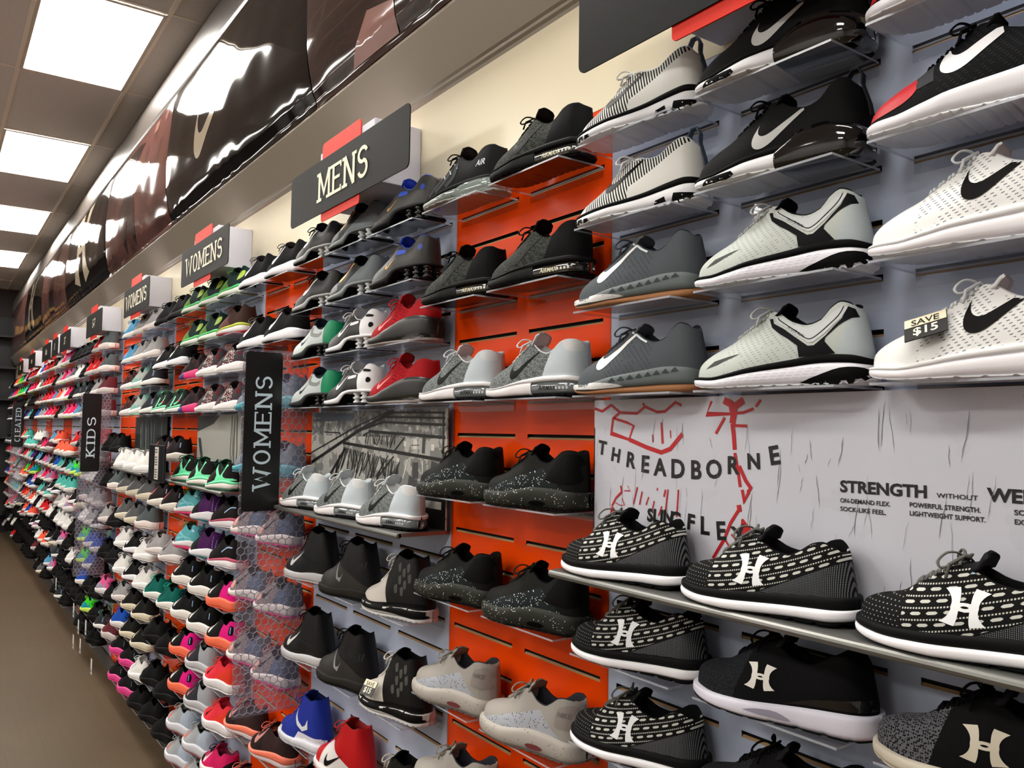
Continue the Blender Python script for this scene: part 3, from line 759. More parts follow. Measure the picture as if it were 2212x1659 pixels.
# ---------------------------------------------------------------- the shoe designs
W = (236, 236, 240); K = (14, 14, 15); SIL = (175, 175, 172)
def memo(fn, *a, **k):
    c = {}
    def g():
        if 'm' not in c: c['m'] = fn(*a, **k)
        return c['m']
    return g
AMT = lambda c: ('model_lettering', 's', 'text', ('AIRMAX', .190, .0145, .0125, 0, .0002, .25), c)
AMD = lambda c: ('air_highlight', 's', 'polys', [[(.236+i*.009, .016), (.241+i*.009, .016), (.241+i*.009, .021), (.236+i*.009, .021)] for i in range(4)], c)
AMTICK = (.112, .036, .094, .36)
DES = {
 'flyk': dict(p='free', desc='white shoe with thin black stripes', up=memo(up_stripe, 'stripe_knit', (228, 228, 222), (22, 22, 22), (232, 234, 238)), throat=(225, 225, 222), tong=(225, 225, 222), lin=(190, 195, 205), lace=(235, 235, 235),
     sole=s_basic(W, W, K, notch=.03, teeth=.03), tick=(K, .100, .044, .115, .33, .9),
     dec=[('outsole_pod', 's', 'polys', [[(.010, .006), (.022, .003), (.024, .012), (.014, .013)], [(.026, .0025), (.042, .0015), (.044, .010), (.029, .011)], [(.047, .0015), (.062, .0015), (.063, .008), (.050, .009)]], K),
          ('outsole_pod', 's', 'polys', [[(.205, .001), (.236, .001), (.232, .017), (.213, .013)], [(.243, .001), (.283, .004), (.287, .016), (.250, .020)]], K)],
     extra=[x_loop((70, 85, 100))]),
 'trn': dict(p='run', name='training_shoe', desc='black shoe with silver tick and glossy heel', up=memo(up_mesh, 'black_mesh', (14, 14, 15), (6, 6, 7)), lin=(25, 25, 27), tong=K, throat=K, lace=K,
     sole=lambda P: s_basic(W, (225, 225, 225), K, teeth=.03, outf=.12)(P)+[('glossy_heel_unit', sole_layer(P, .165, LS, -.02, 1.0, .005, mat('gloss_black', C(8, 8, 9), .07, coat=1.0), 'glossy_heel_unit', bulge=.004, zadd=table([(.16, -.012), (.175, -.002), (.205, .011), (.235, .011), (.27, .004), (.295, .001)])))], tick=(SIL, .130, .034, .125, .33, .95),
     dec=[('outsole_pod', 's', 'poly', [(.030, .003), (.085, .001), (.100, .006), (.095, .012), (.045, .011)], K)],
     extra=[x_loop((40, 40, 44), h=.018)]),
 'redblk': dict(p='run', desc='black and red shoe with white tick', up=memo(up_mesh, 'redblack', (14, 14, 16), (40, 40, 44)), lin=(20, 20, 22), lace=K,
     sole=s_basic((232, 230, 234), W, None, teeth=.012, notch=.02), tick=(W, .110, .050, .15, .30, 1.0),
     dec=[('toe_panel', 'u', 'poly', smooth_line([(.006, .028), (.03, .027), (.06, .032), (.078, .045), (.073, .066), (.05, .056), (.02, .044)], 3), (190, 18, 32)),
          ('mid_panel', 'u', 'poly', [(.079, .045), (.10, .050), (.095, .078), (.074, .066)], (62, 62, 66))]),
 'white': dict(p='run', desc='white mesh shoe with black tick', up=memo(up_mesh, 'white_mesh', (232, 232, 230), (120, 122, 130)), lin=(200, 200, 202), collar=(225, 225, 225), lace=(215, 218, 220),
     sole=s_basic((240, 236, 240), W, (236, 236, 236), teeth=.03, outf=.10), tick=((20, 18, 18), .132, .050, .115, .30, 1.1)),
 'f5': dict(p='run', desc='pale grey shoe with black collar band', up=memo(up_mesh, 'grey_mesh', (192, 198, 192), (150, 156, 152), heel=(188, 198, 200), xs=.262), lin=(20, 20, 24), collar=(195, 198, 196), lace=(190, 192, 190), tong=(14, 14, 18),
     sole=s_basic((236, 234, 242), (225, 225, 230), K, teeth=.02, outf=.10),
     dec=[('collar_band', 'u', 'poly', [(.144,.103),(.151,.089),(.165,.078),(.178,.070),(.193,.059),(.196,.042),(.249,.045),(.234,.063),(.235,.068),(.253,.084),(.268,.094),(.2755,.095),(.2705,.107),(.263,.111),(.257,.094),(.235,.071),(.218,.058),(.209,.058),(.190,.071),(.169,.086),(.153,.095),(.150,.103)], (22, 22, 24)),
          ('collar_panel', 'u', 'poly', [(.153,.1035),(.157,.097),(.169,.090),(.190,.075),(.209,.063),(.217,.063),(.233,.074),(.256,.095),(.264,.111),(.256,.111),(.246,.105),(.226,.090),(.206,.084),(.183,.091),(.165,.103)], (198, 202, 202)),
          ('panel_piping', 'u', 'line', (smooth_line([(.158, .104), (.163, .098), (.190, .080), (.206, .069), (.216, .069), (.232, .080), (.252, .098), (.258, .111)], 4), .0012), K, .0012),
          ('model_lettering', 'u', 'text', ('FS LITE RUN', .174, .0865, .0058, -.55, 0, .15), K, .0013),
          ('toe_tick', 'u', 'poly', [(.038, .032), (.060, .037), (.105, .052), (.085, .049), (.055, .043)], (70, 74, 72)),
          ('outsole_pad', 's', 'poly', smooth_line([(.195, .004), (.225, .014), (.258, .024), (.286, .023), (.293, .012), (.279, .003), (.240, .001), (.195, .004)], 3)[:-1], K, .0012),
          ('midsole_texture', 's', 'lines', ([[(.07+i*.012+j*.003, .008+j*.0042+i*.0004), (.078+i*.012+j*.003, .0085+j*.0042+i*.0004)] for i in range(13) for j in range(4) if j < 1+i*.4], .0006), (190, 188, 200))]),
 'lift': dict(p='run', name='training_shoe', desc='grey shoe with white tick and gum sole', up=memo(up_mesh, 'slate_mesh', (82, 87, 92), (55, 60, 64)), lin=(40, 42, 48), collar=(90, 95, 100), lace=(70, 74, 80),
     sole=lambda P: [('outsole', sole_layer(P, 0, LS, 0, .30, .001, pm((150, 98, 55), .6), 'outsole')), ('midsole', sole_layer(P, 0, LS, .30, 1.0, .003, pm((92, 100, 100), .6)))],
     tick=((236, 236, 236), .082, .040, .125, .36, 1.0),
     dec=[('toe_wrap', 's', 'poly', smooth_line([(.010, .013), (.03, .010), (.09, .009), (.150, .013), (.10, .020), (.05, .0185), (.010, .0185), (.010, .013)], 3)[:-1], (226, 226, 224), .001),
          ('wrap_groove', 's', 'lines', ([[(.012, .0125), (.06, .0125), (.13, .0145)], [(.012, .0155), (.05, .0155), (.11, .0175)]], .0009), (120, 120, 122), .0016),
          ('facet_texture', 's', 'polys', [[(.12+i*.018, .020+.004*i*.5), (.136+i*.018, .021+.004*i*.5), (.128+i*.018, .028+.004*i*.5)] for i in range(8)], (58, 66, 66), .0012),
          ('collar_edge', 'u', 'line', (smooth_line([(.150, .110), (.158, .107), (.172, .097), (.186, .090)], 4), .0035), (215, 220, 222), .0012)]),
 'ua': dict(p='low', desc='black shoe with white dashes and white emblem', up=memo(up_dash, 'dash_knit', (16, 16, 15), (196, 196, 188), (120, 122, 128)), lin=(14, 14, 15), lace=(90, 90, 86),
     sole=lambda P: [('outsole', sole_layer(P, 0, LS, 0, lambda x: .08+.14*min(1, max(0, (x-.12)/.1)), -.002, pm(K, .6), 'outsole', teeth=.035)),
                     ('midsole', sole_layer(P, 0, LS, lambda x: .08+.14*min(1, max(0, (x-.12)/.1)), .66, .003, pm((240, 238, 242), .45))),
                     ('foxing', sole_layer(P, 0, LS, .66, 1.0, .001, pm((20, 20, 21), .6), 'foxing', zadd=.005))],
     arch=((236, 238, 240), .122, .040, .049, .044, .10), dec=[('sock_label', 'u', 'poly', [(.150, .099), (.156, .100), (.154, .104)], (150, 175, 190))]),
 'uat': dict(p='low', desc='charcoal shoe with white emblem and white sole', up=memo(up_knit, 'char_knit', (38, 40, 44), (26, 27, 30), (10, 10, 12), .115), lin=K, lace=K,
     sole=s_basic((226, 224, 238), K, None, notch=.038, outf=.10, teeth=.038, flare=.004), arch=((232, 228, 220), .112, .042, .046, .036, .0),
     dec=[('heel_stabiliser', 'a', 'poly', smooth_line([(.17, .031), (.21, .036), (.26, .040), (.289, .042), (.287, .056), (.25, .052), (.21, .044), (.17, .031)], 3)[:-1], mat('gloss_dark', C(14, 14, 15), .12, coat=.7), .002),
          ('sole_window', 's', 'poly', smooth_line([(.115, .013), (.135, .018), (.165, .019), (.185, .010), (.15, .010), (.115, .013)], 3)[:-1], (150, 148, 165), .001)]),
 'uag': dict(p='low', desc='heather black shoe with cream emblem and sole', up=memo(up_knit, 'heather', (15, 15, 17), (95, 95, 100), (12, 12, 13), .105), lin=K, lace=K,
     sole=s_basic((205, 196, 178), (190, 182, 165), None, notch=.02, outf=.14, teeth=.02), arch=((215, 205, 185), .118, .038, .050, .040, .0)),
 'am95': dict(p='max', desc='black striped shoe with clear air sole', up=memo(up_plain, 'blk95', (22, 23, 24)), lin=(30, 30, 32), lace=K,
     sole=s_basic((176, 182, 176), (165, 168, 165), (30, 31, 33), teeth=.008, outf=.2),
     dec=[('side_stripe', 'u', 'lines', ([smooth_line([(.050, .030), (.085, .050), (.105, .078)], 4), smooth_line([(.085, .034), (.115, .052), (.128, .084)], 4), smooth_line([(.125, .040), (.148, .060), (.150, .094)], 4)], .011), (58, 62, 64)),
          ('silver_trim', 'u', 'lines', ([[(.10, .074), (.118, .060)], [(.118, .084), (.138, .068)], [(.132, .098), (.156, .080)]], .0028), (190, 196, 196), .0014),
          ('heel_lettering', 'u', 'text', ('AIR', .224, .070, .020, .0, .0004, .3), (200, 205, 205)),
          ('air_unit', 's', 'poly', smooth_line([(.09, .010), (.13, .020), (.19, .034), (.25, .036), (.288, .030), (.29, .010), (.2, .006), (.09, .010)], 3)[:-1], mat('air_clear', C(120, 132, 128), .08, coat=1), .001)]),
 'amb': dict(p='max', desc='black knit shoe with black air sole', up=memo(up_knit, 'amb_knit', (16, 16, 16), (62, 65, 60), (14, 14, 15), .212, toe=None), lin=(22, 22, 24), lace=K, tong=(18, 18, 20),
     sole=s_max((34, 35, 34), (30, 31, 31), (10, 10, 10), K), tick=((48, 50, 49),)+AMTICK, dec=[AMT((225, 220, 190)), AMD((235, 235, 220))]),
 'amw': dict(p='max', desc='grey and white knit shoe with black tick', up=memo(up_knit, 'amw_knit', (132, 138, 137), (84, 88, 88), (192, 202, 208), .212), lin=(205, 208, 208), collar=(190, 195, 195), tong=(200, 208, 214), lace=(205, 208, 208),
     sole=s_max((238, 234, 236), (236, 234, 236), (105, 112, 116), K), tick=((22, 22, 20),)+AMTICK,
     dec=[('heel_cap', 'u', 'poly', smooth_line([(.242, .112), (.258, .114), (.286, .109), (.288, .094), (.268, .091), (.250, .099), (.242, .112)], 3)[:-1], (205, 206, 206)), AMT((40, 44, 44)), AMD((200, 205, 205))]),
 'spk': dict(p='chunk', desc='black shoe with white speckles', up=memo(up_speck, 'spk_up', (22, 22, 20), (30, 36, 38), (225, 228, 225)), lin=K, lace=(34, 34, 32), collar=(14, 14, 14),
     sole=lambda P: [('outsole', sole_layer(P, 0, LS, 0, .12, 0, pm(K, .6), 'outsole', teeth=.02)), ('midsole', sole_layer(P, 0, LS, .12, 1.0, .004, GL.setdefault('spk', sole_speck('spk_sole', (42, 43, 38), (215, 218, 210))), bulge=.003))],
     dec=[('air_window', 's', 'poly', smooth_line([(.172, .014), (.18, .019), (.205, .020), (.217, .015), (.205, .010), (.18, .010), (.172, .014)], 3)[:-1], (5, 5, 5), .001),
          ('heel_panel', 'u', 'poly', smooth_line([(.205, .062), (.225, .090), (.250, .112), (.284, .112), (.286, .062), (.25, .056), (.205, .062)], 3)[:-1], (12, 12, 13), .0012)]),
 'grs': dict(p='chunk', desc='taupe grey shoe with dark speckles', up=memo(up_speck, 'grs_up', (158, 153, 146), (165, 168, 176), (35, 36, 42)), lin=(48, 48, 54), lace=(140, 135, 126), collar=(150, 145, 138),
     sole=lambda P: [('outsole', sole_layer(P, 0, LS, 0, .10, 0, pm((90, 88, 88), .6), 'outsole', teeth=.02)), ('midsole', sole_layer(P, 0, LS, .10, 1.0, .004, GL.setdefault('grs', sole_speck('grs_sole', (172, 166, 158), (70, 60, 55), .85)), bulge=.003))],
     dec=[('air_window', 's', 'poly', smooth_line([(.172, .016), (.18, .021), (.205, .022), (.217, .017), (.205, .012), (.18, .012), (.172, .016)], 3)[:-1], (120, 50, 58), .001),
          ('heel_mould', 'u', 'poly', smooth_line([(.240, .066), (.245, .098), (.262, .108), (.284, .108), (.286, .068), (.24, .066)], 3)[:-1], (140, 130, 126), .0015),
          ('heel_lettering', 'u', 'text', ('NIKE', .247, .087, .013, 0, .0003, .1), (110, 102, 100), .0024)]),
 'shoxg': dict(p='shox', desc='charcoal shoe with blue lining', up=memo(up_leather, 'shoxg_up', (58, 57, 56)), lin=(30, 66, 180), tong=(25, 60, 175), collar=(56, 56, 56), lace=None,
     sole=s_shox((45, 45, 46), (20, 20, 22), None), tick=((190, 150, 70), .118, .042, .050, .35, 1.0), extra=[x_columns((26, 28, 28))],
     dec=[('collar_badge', 'u', 'poly', smooth_line([(.155, .086), (.160, .094), (.188, .090), (.188, .081), (.155, .080)], 2), (35, 75, 190)), ('heel_dot', 'u', 'poly', arc(.258, .088, .008, .008, 0, 340, 14), (30, 66, 175))]),
 'shoxy': dict(p='shox', desc='grey and black shoe with gold tick', up=memo(up_leather, 'shoxy_up', (20, 20, 21), (96, 104, 108), (1, -1.2, .085)), lin=(30, 32, 34), tong=(20, 20, 22), lace=(150, 40, 45), bow=False,
     sole=s_shox((105, 112, 114), (24, 24, 26), None), tick=((208, 165, 75), .098, .050, .115, .42, 1.1), extra=[x_columns((205, 210, 212))],
     dec=[('toe_panel', 'u', 'poly', smooth_line([(.008, .022), (.05, .024), (.10, .030), (.088, .052), (.07, .062), (.03, .048), (.008, .022)], 3)[:-1], (104, 110, 112))]),
 'shoxk': dict(p='shox', desc='black shoe with white tick and white columns', up=memo(up_leather, 'shoxk_up', (16, 16, 17)), lin=K, lace=K,
     sole=s_shox((150, 152, 152), (20, 20, 22), None), tick=((225, 222, 218), .105, .048, .10, .42, 1.0), extra=[x_columns((215, 218, 218))]),
 'shoxb': dict(p='shox', desc='black shoe with white heel and tick', up=memo(up_leather, 'shoxb_up', (18, 17, 16), (232, 232, 234), (1, .25, .225)), lin=(215, 215, 218), tong=(225, 225, 228), lace=(225, 225, 228), collar=(220, 220, 222),
     sole=s_shox((225, 225, 228), (18, 18, 20), None), tick=((240, 240, 240), .108, .045, .068, .38, 1.0), extra=[x_columns((232, 232, 234))],
     dec=[('heel_bar', 'u', 'poly', smooth_line([(.232, .100), (.236, .107), (.266, .104), (.266, .097), (.232, .100)], 2)[:-1], (18, 18, 18)), ('heel_dot', 'u', 'poly', arc(.262, .074, .009, .008, 0, 340, 14), (18, 18, 18)),
          ('collar_badge', 'u', 'poly', smooth_line([(.160, .078), (.160, .087), (.192, .091), (.194, .083), (.160, .078)], 2)[:-1], (228, 228, 230))]),
 'shoxn': dict(p='shox', desc='light grey shoe with green heel', up=memo(up_leather, 'shoxn_up', (192, 200, 198), (20, 140, 96), (1, .1, .232)), lin=(50, 66, 88), tong=(60, 70, 84), lace=None, collar=(130, 136, 136),
     sole=s_shox((60, 62, 62), (18, 18, 20), None), tick=((40, 44, 44), .108, .042, .055, .38, 1.0), extra=[x_columns((24, 26, 26))],
     dec=[('collar_panel', 'u', 'line', (smooth_line([(.150, .104), (.158, .080), (.195, .074), (.212, .082)], 4), .012), (120, 126, 124))]),
 'redmax': dict(p='max', desc='bright red knit shoe with black sole', up=memo(up_knit, 'red_knit', (196, 18, 30), (120, 20, 26), (168, 30, 34), .20), lin=(176, 16, 28), tong=(196, 18, 30), collar=(190, 18, 28), lace=(196, 18, 30),
     sole=lambda P: [('outsole', sole_layer(P, 0, LS, 0, .2, .001, pm((150, 140, 136), .5), 'outsole')), ('midsole', sole_layer(P, 0, LS, .2, 1.0, .003, pm((24, 25, 24), .4), zadd=table([(0, 0), (.08, .001), (.14, .010), (.18, .020), (.23, .026), (.295, .024)])))],
     tick=((225, 120, 120), .085, .038, .07, .32, .9),
     dec=[('air_unit', 's', 'poly', smooth_line([(.185, .008), (.19, .016), (.23, .022), (.28, .020), (.287, .009), (.185, .008)], 3)[:-1], mat('air_dark', C(16, 20, 18), .06, coat=1), .0015)]),
 'hb1': dict(p='high', desc='black high-top with white sole and tick', up=memo(up_leather, 'hb1_up', (17, 18, 18)), lin=(12, 12, 14), lace=K, collar=(16, 16, 18),
     sole=s_basic((196, 194, 196), (180, 178, 182), None, outf=.2), tick=((215, 213, 210), .082, .040, .085, .25, 1.3),
     dec=[('toe_flash', 's', 'poly', [(.004, .010), (.03, .006), (.032, .019), (.002, .021)], (190, 40, 34), .001), ('ankle_strap', 'u', 'line', (smooth_line([(.118, .096), (.16, .078), (.21, .066), (.275, .064)], 4), .012), (34, 36, 36))]),
 'hb2': dict(p='high', desc='black knit high-top with grey tick', up=memo(up_leather, 'hb2_up', (46, 44, 42), (16, 16, 18), (.35, 1, .142)), lin=(10, 10, 12), lace=K, collar=(16, 16, 18),
     sole=s_basic((40, 38, 36), (22, 22, 22), None, outf=.2),
     dec=[('tick_logo', 'u', 'poly', [(.120, .108), (.127, .080), (.137, .052), (.155, .044), (.168, .074), (.158, .058), (.145, .056), (.134, .080)], (140, 140, 138)),
          ('rib_texture', 'u', 'lines', ([[(.150+i*.008, .088+.004*math.sin(i)), (.152+i*.008, .108+.005*math.sin(i))] for i in range(15)], .0022), (60, 62, 64))]),
 'hb3': dict(p='high', desc='white and black high-top', up=memo(up_leather, 'hb3_up', (205, 198, 190), (18, 18, 18), (1, .35, .165)), lin=(14, 14, 16), lace=(215, 210, 200), collar=(16, 16, 18), throat=(200, 195, 186),
     sole=s_basic((196, 194, 192), (205, 204, 204), None, outf=.3),
     dec=[('mudguard', 'a', 'poly', smooth_line([(.004, .022), (.03, .042), (.07, .032), (.13, .036), (.2, .044), (.29, .048), (.291, .014), (.15, .016), (.06, .014), (.004, .022)], 3)[:-1], (18, 18, 17), .0012),
          ('mesh_window', 'u', 'polys', [smooth_line([(x, z), (x+.012, z+.006), (x+.014, z-.014), (x+.004, z-.018), (x, z)], 2)[:-1] for x, z in ((.185, .140), (.205, .128), (.19, .108), (.212, .098), (.222, .142), (.23, .116), (.176, .084), (.2, .080))], (84, 84, 82))]),
 'hblue': dict(p='high', desc='royal blue high-top with white sole', up=memo(up_leather, 'hblue_up', (26, 48, 150)), lin=(16, 24, 70), lace=(26, 48, 150), collar=(26, 46, 142),
     sole=s_basic((215, 215, 222), (190, 190, 200), None, outf=.3), dec=[('tick_logo', 'u', 'poly', [(.120, .130), (.140, .092), (.160, .068), (.190, .056), (.222, .070), (.218, .098), (.206, .078), (.19, .070), (.165, .082), (.144, .104)], (225, 226, 232)),
          ('sole_wrap', 'a', 'polys', [[(.004, .012), (.06, .014), (.062, .044), (.030, .036), (.003, .034)], [(.140, .012), (.29, .012), (.289, .052), (.17, .052)]], (220, 220, 228), .0014)]),
 'hred': dict(p='high', desc='red mid-top with white side panel', up=memo(up_leather, 'hred_up', (186, 18, 24)), lin=(150, 12, 18), lace=(186, 18, 24), collar=(180, 16, 22), tong=(180, 16, 22),
     sole=s_basic((214, 210, 210), (190, 20, 26), None, outf=.3),
     dec=[('side_panel', 'a', 'poly', smooth_line([(.075, .016), (.085, .075), (.110, .105), (.135, .092), (.17, .070), (.23, .052), (.289, .050), (.289, .014), (.16, .012), (.075, .016)], 3)[:-1], (218, 212, 210), .0015),
          ('tick_logo', 'u', 'poly', place(TICK, .11, .030, .085, .1, .15), (20, 18, 18), .003)]),
 'hlast': dict(p='high', desc='black high-top with cream toe and red tag', up=memo(up_leather, 'hlast_up', (205, 196, 176), (14, 14, 15), (1, .3, .15)), lin=(16, 16, 18), lace=(205, 196, 176), collar=K,
     sole=s_basic((200, 194, 184), (60, 60, 60), None, outf=.3), dec=[('red_tag', 'u', 'poly', [(.150, .075), (.172, .088), (.165, .104), (.150, .096)], (180, 22, 30))]),
 'bw': dict(desc='black shoe with white tick and sole', up=memo(up_mesh, 'bw_up', (17, 17, 18), (8, 8, 8)), lin=(24, 24, 26), lace=(90, 92, 96), collar=(60, 62, 66), sole=s_basic((236, 234, 240), (20, 20, 20), None, outf=.12), tick=((238, 238, 240), .100, .042, .095, .42, 1.25)),
 'bk': dict(desc='plain black shoe', up=memo(up_mesh, 'bk_up', (14, 14, 15), (8, 8, 8)), lin=(12, 12, 13), lace=K, sole=s_basic((18, 18, 19), K, None)),
 'grn': dict(desc='green and black shoe with white sole', up=memo(up_plain, 'grn_up', (84, 128, 52), (22, 42, 42), (1, .9, .19)), lin=(20, 24, 26), lace=(90, 140, 70), collar=(28, 44, 44), throat=(60, 100, 50), sole=s_basic((225, 228, 220), (90, 120, 80), (70, 200, 110), teeth=.01, notch=.012),
     dec=[('heel_flash', 'u', 'poly', smooth_line([(.215, .062), (.235, .088), (.268, .098), (.262, .070), (.215, .062)], 3)[:-1], (170, 200, 60))]),
 'ylw': dict(desc='plum and yellow shoe with white sole', up=memo(up_plain, 'ylw_up', (96, 60, 58), (60, 40, 34), (1, .9, .20)), lin=(30, 26, 26), lace=(120, 60, 60), collar=(60, 44, 40), sole=s_basic((228, 222, 220), (190, 30, 60), (190, 205, 60), teeth=.01, notch=.012)),
 'pinkb': dict(desc='dark shoe with pink and blue sole', up=memo(up_patch, 'pinkb_up', (26, 24, 26), (70, 30, 36), sc=40), lin=K, lace=K, sole=lambda P: [('heel_midsole', sole_layer(P, .12, LS, 0, 1, .003, pm((222, 22, 110), .5), 'heel_midsole', notch=.012)), ('forefoot_midsole', sole_layer(P, 0, .12, 0, 1, .003, pm((32, 44, 120), .5), 'forefoot_midsole'))]),
 'floral': dict(desc='grey and maroon patterned shoe', up=memo(up_patch, 'floral_up', (62, 58, 64), (98, 28, 34), (225, 215, 205), 26), lin=(40, 34, 36), lace=(190, 120, 110), collar=(70, 62, 66), sole=s_basic((238, 234, 232), (200, 198, 200), None, notch=.03),
     dec=[('lattice_panel', 'u', 'lines', ([[(.125+i*.012, .052), (.150+i*.012, .092)] for i in range(5)]+[[(.150+i*.012, .056), (.125+i*.012, .094)] for i in range(5)], .002), (226, 220, 214))]),
 'mint': dict(desc='black shoe with mint overlays and orange tick', up=memo(up_plain, 'mint_up', (24, 22, 22)), lin=(22, 66, 50), tong=(24, 70, 54), lace=(24, 60, 48), collar=(58, 56, 52), sole=s_basic((225, 218, 212), (22, 92, 60), (112, 232, 172), outf=.2),
     dec=[('mint_overlay', 'u', 'poly', [(.130,.100),(.140,.085),(.160,.060),(.150,.040),(.120,.030),(.289,.043),(.289,.052),(.250,.052),(.225,.056),(.215,.066),(.262,.104),(.255,.110),(.204,.070),(.194,.060),(.182,.064),(.160,.084),(.146,.104)], (112, 232, 172)),
          ('tick_logo', 'u', 'poly', [(.055, .036), (.085, .038), (.070, .052)], (245, 120, 84))]),
 'mintE': dict(desc='black shoe with mint sole', up=memo(up_plain, 'minte_up', (34, 36, 36)), lin=K, lace=(60, 140, 110), collar=(110, 220, 170), sole=s_basic((225, 225, 222), (60, 60, 60), (118, 226, 176)),
     dec=[('mint_overlay', 'u', 'line', (smooth_line([(.13, .035), (.15, .060), (.16, .085)], 3), .012), (118, 226, 176)), ('mint_overlay', 'u', 'line', (smooth_line([(.16, .045), (.20, .060), (.235, .095)], 3), .010), (118, 226, 176)),
          ('tick_logo', 'u', 'poly', [(.19, .058), (.215, .058), (.205, .072)], (240, 90, 60))]),
 'teal': dict(desc='teal shoe with magenta toe', up=memo(up_plain, 'teal_up', (150, 28, 66), (92, 172, 180), (1, .2, .085)), lin=(30, 50, 60), tong=(120, 120, 60), lace=(150, 140, 60), collar=(92, 168, 176), sole=s_basic((232, 226, 228), (205, 40, 100), None, outf=.35, teeth=.03),
     dec=[('wave_overlay', 'u', 'lines', ([smooth_line([(.10, .072), (.16, .060), (.20, .040)], 4), smooth_line([(.11, .044), (.18, .056), (.25, .05)], 4)], .008), (120, 200, 208)), ('emblem', 'u', 'poly', [(.245, .085), (.268, .087), (.256, .100)], (200, 225, 250))]),
 'purp': dict(desc='purple and black shoe with white sole', up=memo(up_plain, 'purp_up', (26, 28, 28), (72, 24, 84), (1, .15, .145)), lin=(24, 18, 34), tong=(70, 24, 80), lace=(60, 24, 66), collar=(40, 22, 50), sole=s_basic((236, 234, 240), (40, 120, 130), None, outf=.12, notch=.05),
     dec=[('reflective_bar', 'u', 'lines', ([[(.262, .050+i*.007), (.278, .053+i*.007)] for i in range(8)], .0032), (170, 205, 250))]),
 'bkpk': dict(desc='black shoe with pink line and reflective stripe', up=memo(up_plain, 'bkpk_up', (22, 19, 20)), lin=K, lace=K, sole=s_basic((236, 230, 234), (225, 220, 225), (200, 80, 110), outf=.1, notch=.04),
     dec=[('reflective_stripe', 'u', 'line', (smooth_line([(.17, .060), (.21, .082), (.26, .086)], 4), .005), (175, 205, 245))]),
 'bw2': dict(desc='black shoe with chunky white sole', up=memo(up_mesh, 'bw2_up', (15, 15, 16), (8, 8, 8)), lin=K, lace=K, p='chunk', sole=s_basic((232, 226, 220), (215, 210, 205), None, outf=.1), tick=((238, 236, 232), .072, .043, .085, .40, 1.35),
     dec=[('reflective_tab', 'u', 'poly', [(.258, .072), (.263, .072), (.263, .098), (.258, .098)], (150, 190, 230))]),
 'pk': dict(desc='black and hot pink shoe with orange sole', up=memo(up_plain, 'pk_up', (17, 16, 17), (226, 24, 130), (1, -.3, .155)), p='chunk', lin=K, lace=K, collar=K, sole=s_basic((250, 112, 76), (245, 100, 70), None, outf=.1), tick=((238, 236, 232), .072, .043, .082, .40, 1.35),
     dec=[('heel_tab', 'u', 'poly', smooth_line([(.245, .066), (.25, .10), (.272, .10), (.272, .068), (.245, .066)], 2)[:-1], (16, 18, 30)), ('reflective_tab', 'u', 'poly', [(.258, .072), (.263, .072), (.263, .098), (.258, .098)], (150, 190, 230), .002)]),
 'gyo': dict(desc='grey and black fade shoe', up=memo(up_plain, 'gyo_up', (46, 46, 54), (158, 160, 166), (1, .3, .195)), lin=(26, 26, 28), lace=(90, 90, 94), p='chunk', collar=(150, 152, 156), sole=s_basic((186, 186, 190), (200, 200, 206), None, outf=.3), tick=((200, 130, 124), .080, .045, .060, .35, 1.3)),
 'rdor': dict(desc='red and pink ribbed shoe', up=memo(up_stripe, 'rdor_up', (226, 60, 40), (225, 40, 80), (222, 44, 88)), p='chunk', lin=(190, 24, 50), tong=(225, 40, 80), lace=(232, 70, 44), collar=(222, 40, 70), sole=s_basic((228, 224, 226), (220, 216, 220), None, notch=.02), tick=((40, 12, 16), .08, .045, .055, .3, 1.3)),
 'gror': dict(desc='light grey shoe with orange tick', up=memo(up_plain, 'gror_up', (160, 164, 166), (168, 180, 196), (1, -.2, .175)), p='chunk', lin=(60, 62, 60), lace=(170, 172, 172), collar=(172, 176, 180), sole=s_basic((205, 205, 212), (150, 60, 70), None, outf=.1), tick=((238, 88, 58), .068, .042, .060, .35, 1.5)),
 'mag': dict(desc='magenta and black shoe', up=memo(up_plain, 'mag_up', (205, 28, 92), (22, 20, 22), (1, -1.4, .155)), p='chunk', lin=(120, 20, 60), tong=(200, 26, 90), lace=K, collar=(200, 26, 88), sole=s_basic((222, 214, 212), (205, 200, 200), None, outf=.1), tick=((235, 210, 215), .080, .043, .075, .35, 1.4),
     dec=[('toe_panel', 'u', 'poly', smooth_line([(.006, .034), (.05, .036), (.07, .05), (.06, .066), (.03, .058), (.006, .034)], 3)[:-1], (20, 18, 20))]),
 'salm': dict(desc='dark brown shoe with salmon sole', up=memo(up_plain, 'salm_up', (36, 26, 26), (52, 36, 36), (1, 0, .14)), lin=(70, 50, 50), lace=(225, 110, 96), collar=(236, 128, 100), tong=(60, 40, 40), sole=s_basic((246, 124, 96), (205, 190, 192), None, outf=.42), tick=((196, 130, 124), .080, .042, .105, .30, 1.3)),
 'm1': dict(desc='grey shoe with pink sole and reflective heel', up=memo(up_knit, 'm1_up', (98, 100, 106), (150, 130, 130), (86, 90, 106), .19), lin=(50, 50, 56), lace=(200, 130, 120), collar=(90, 92, 98), sole=s_basic((222, 210, 206), (222, 40, 130), None, outf=.18), tick=((30, 30, 34), .110, .046, .085, .34, 1.0),
     dec=[('reflective_dots', 'u', 'polys', [arc(.195+(i % 8)*.010+(i//8 % 2)*.005, .050+(i//8)*.006, .0024, .0016, 0, 330, 6) for i in range(56)], (120, 160, 215)), ('toe_tint', 'u', 'poly', smooth_line([(.055, .030), (.09, .034), (.10, .062), (.08, .064), (.055, .03)], 3)[:-1], (214, 150, 138))]),
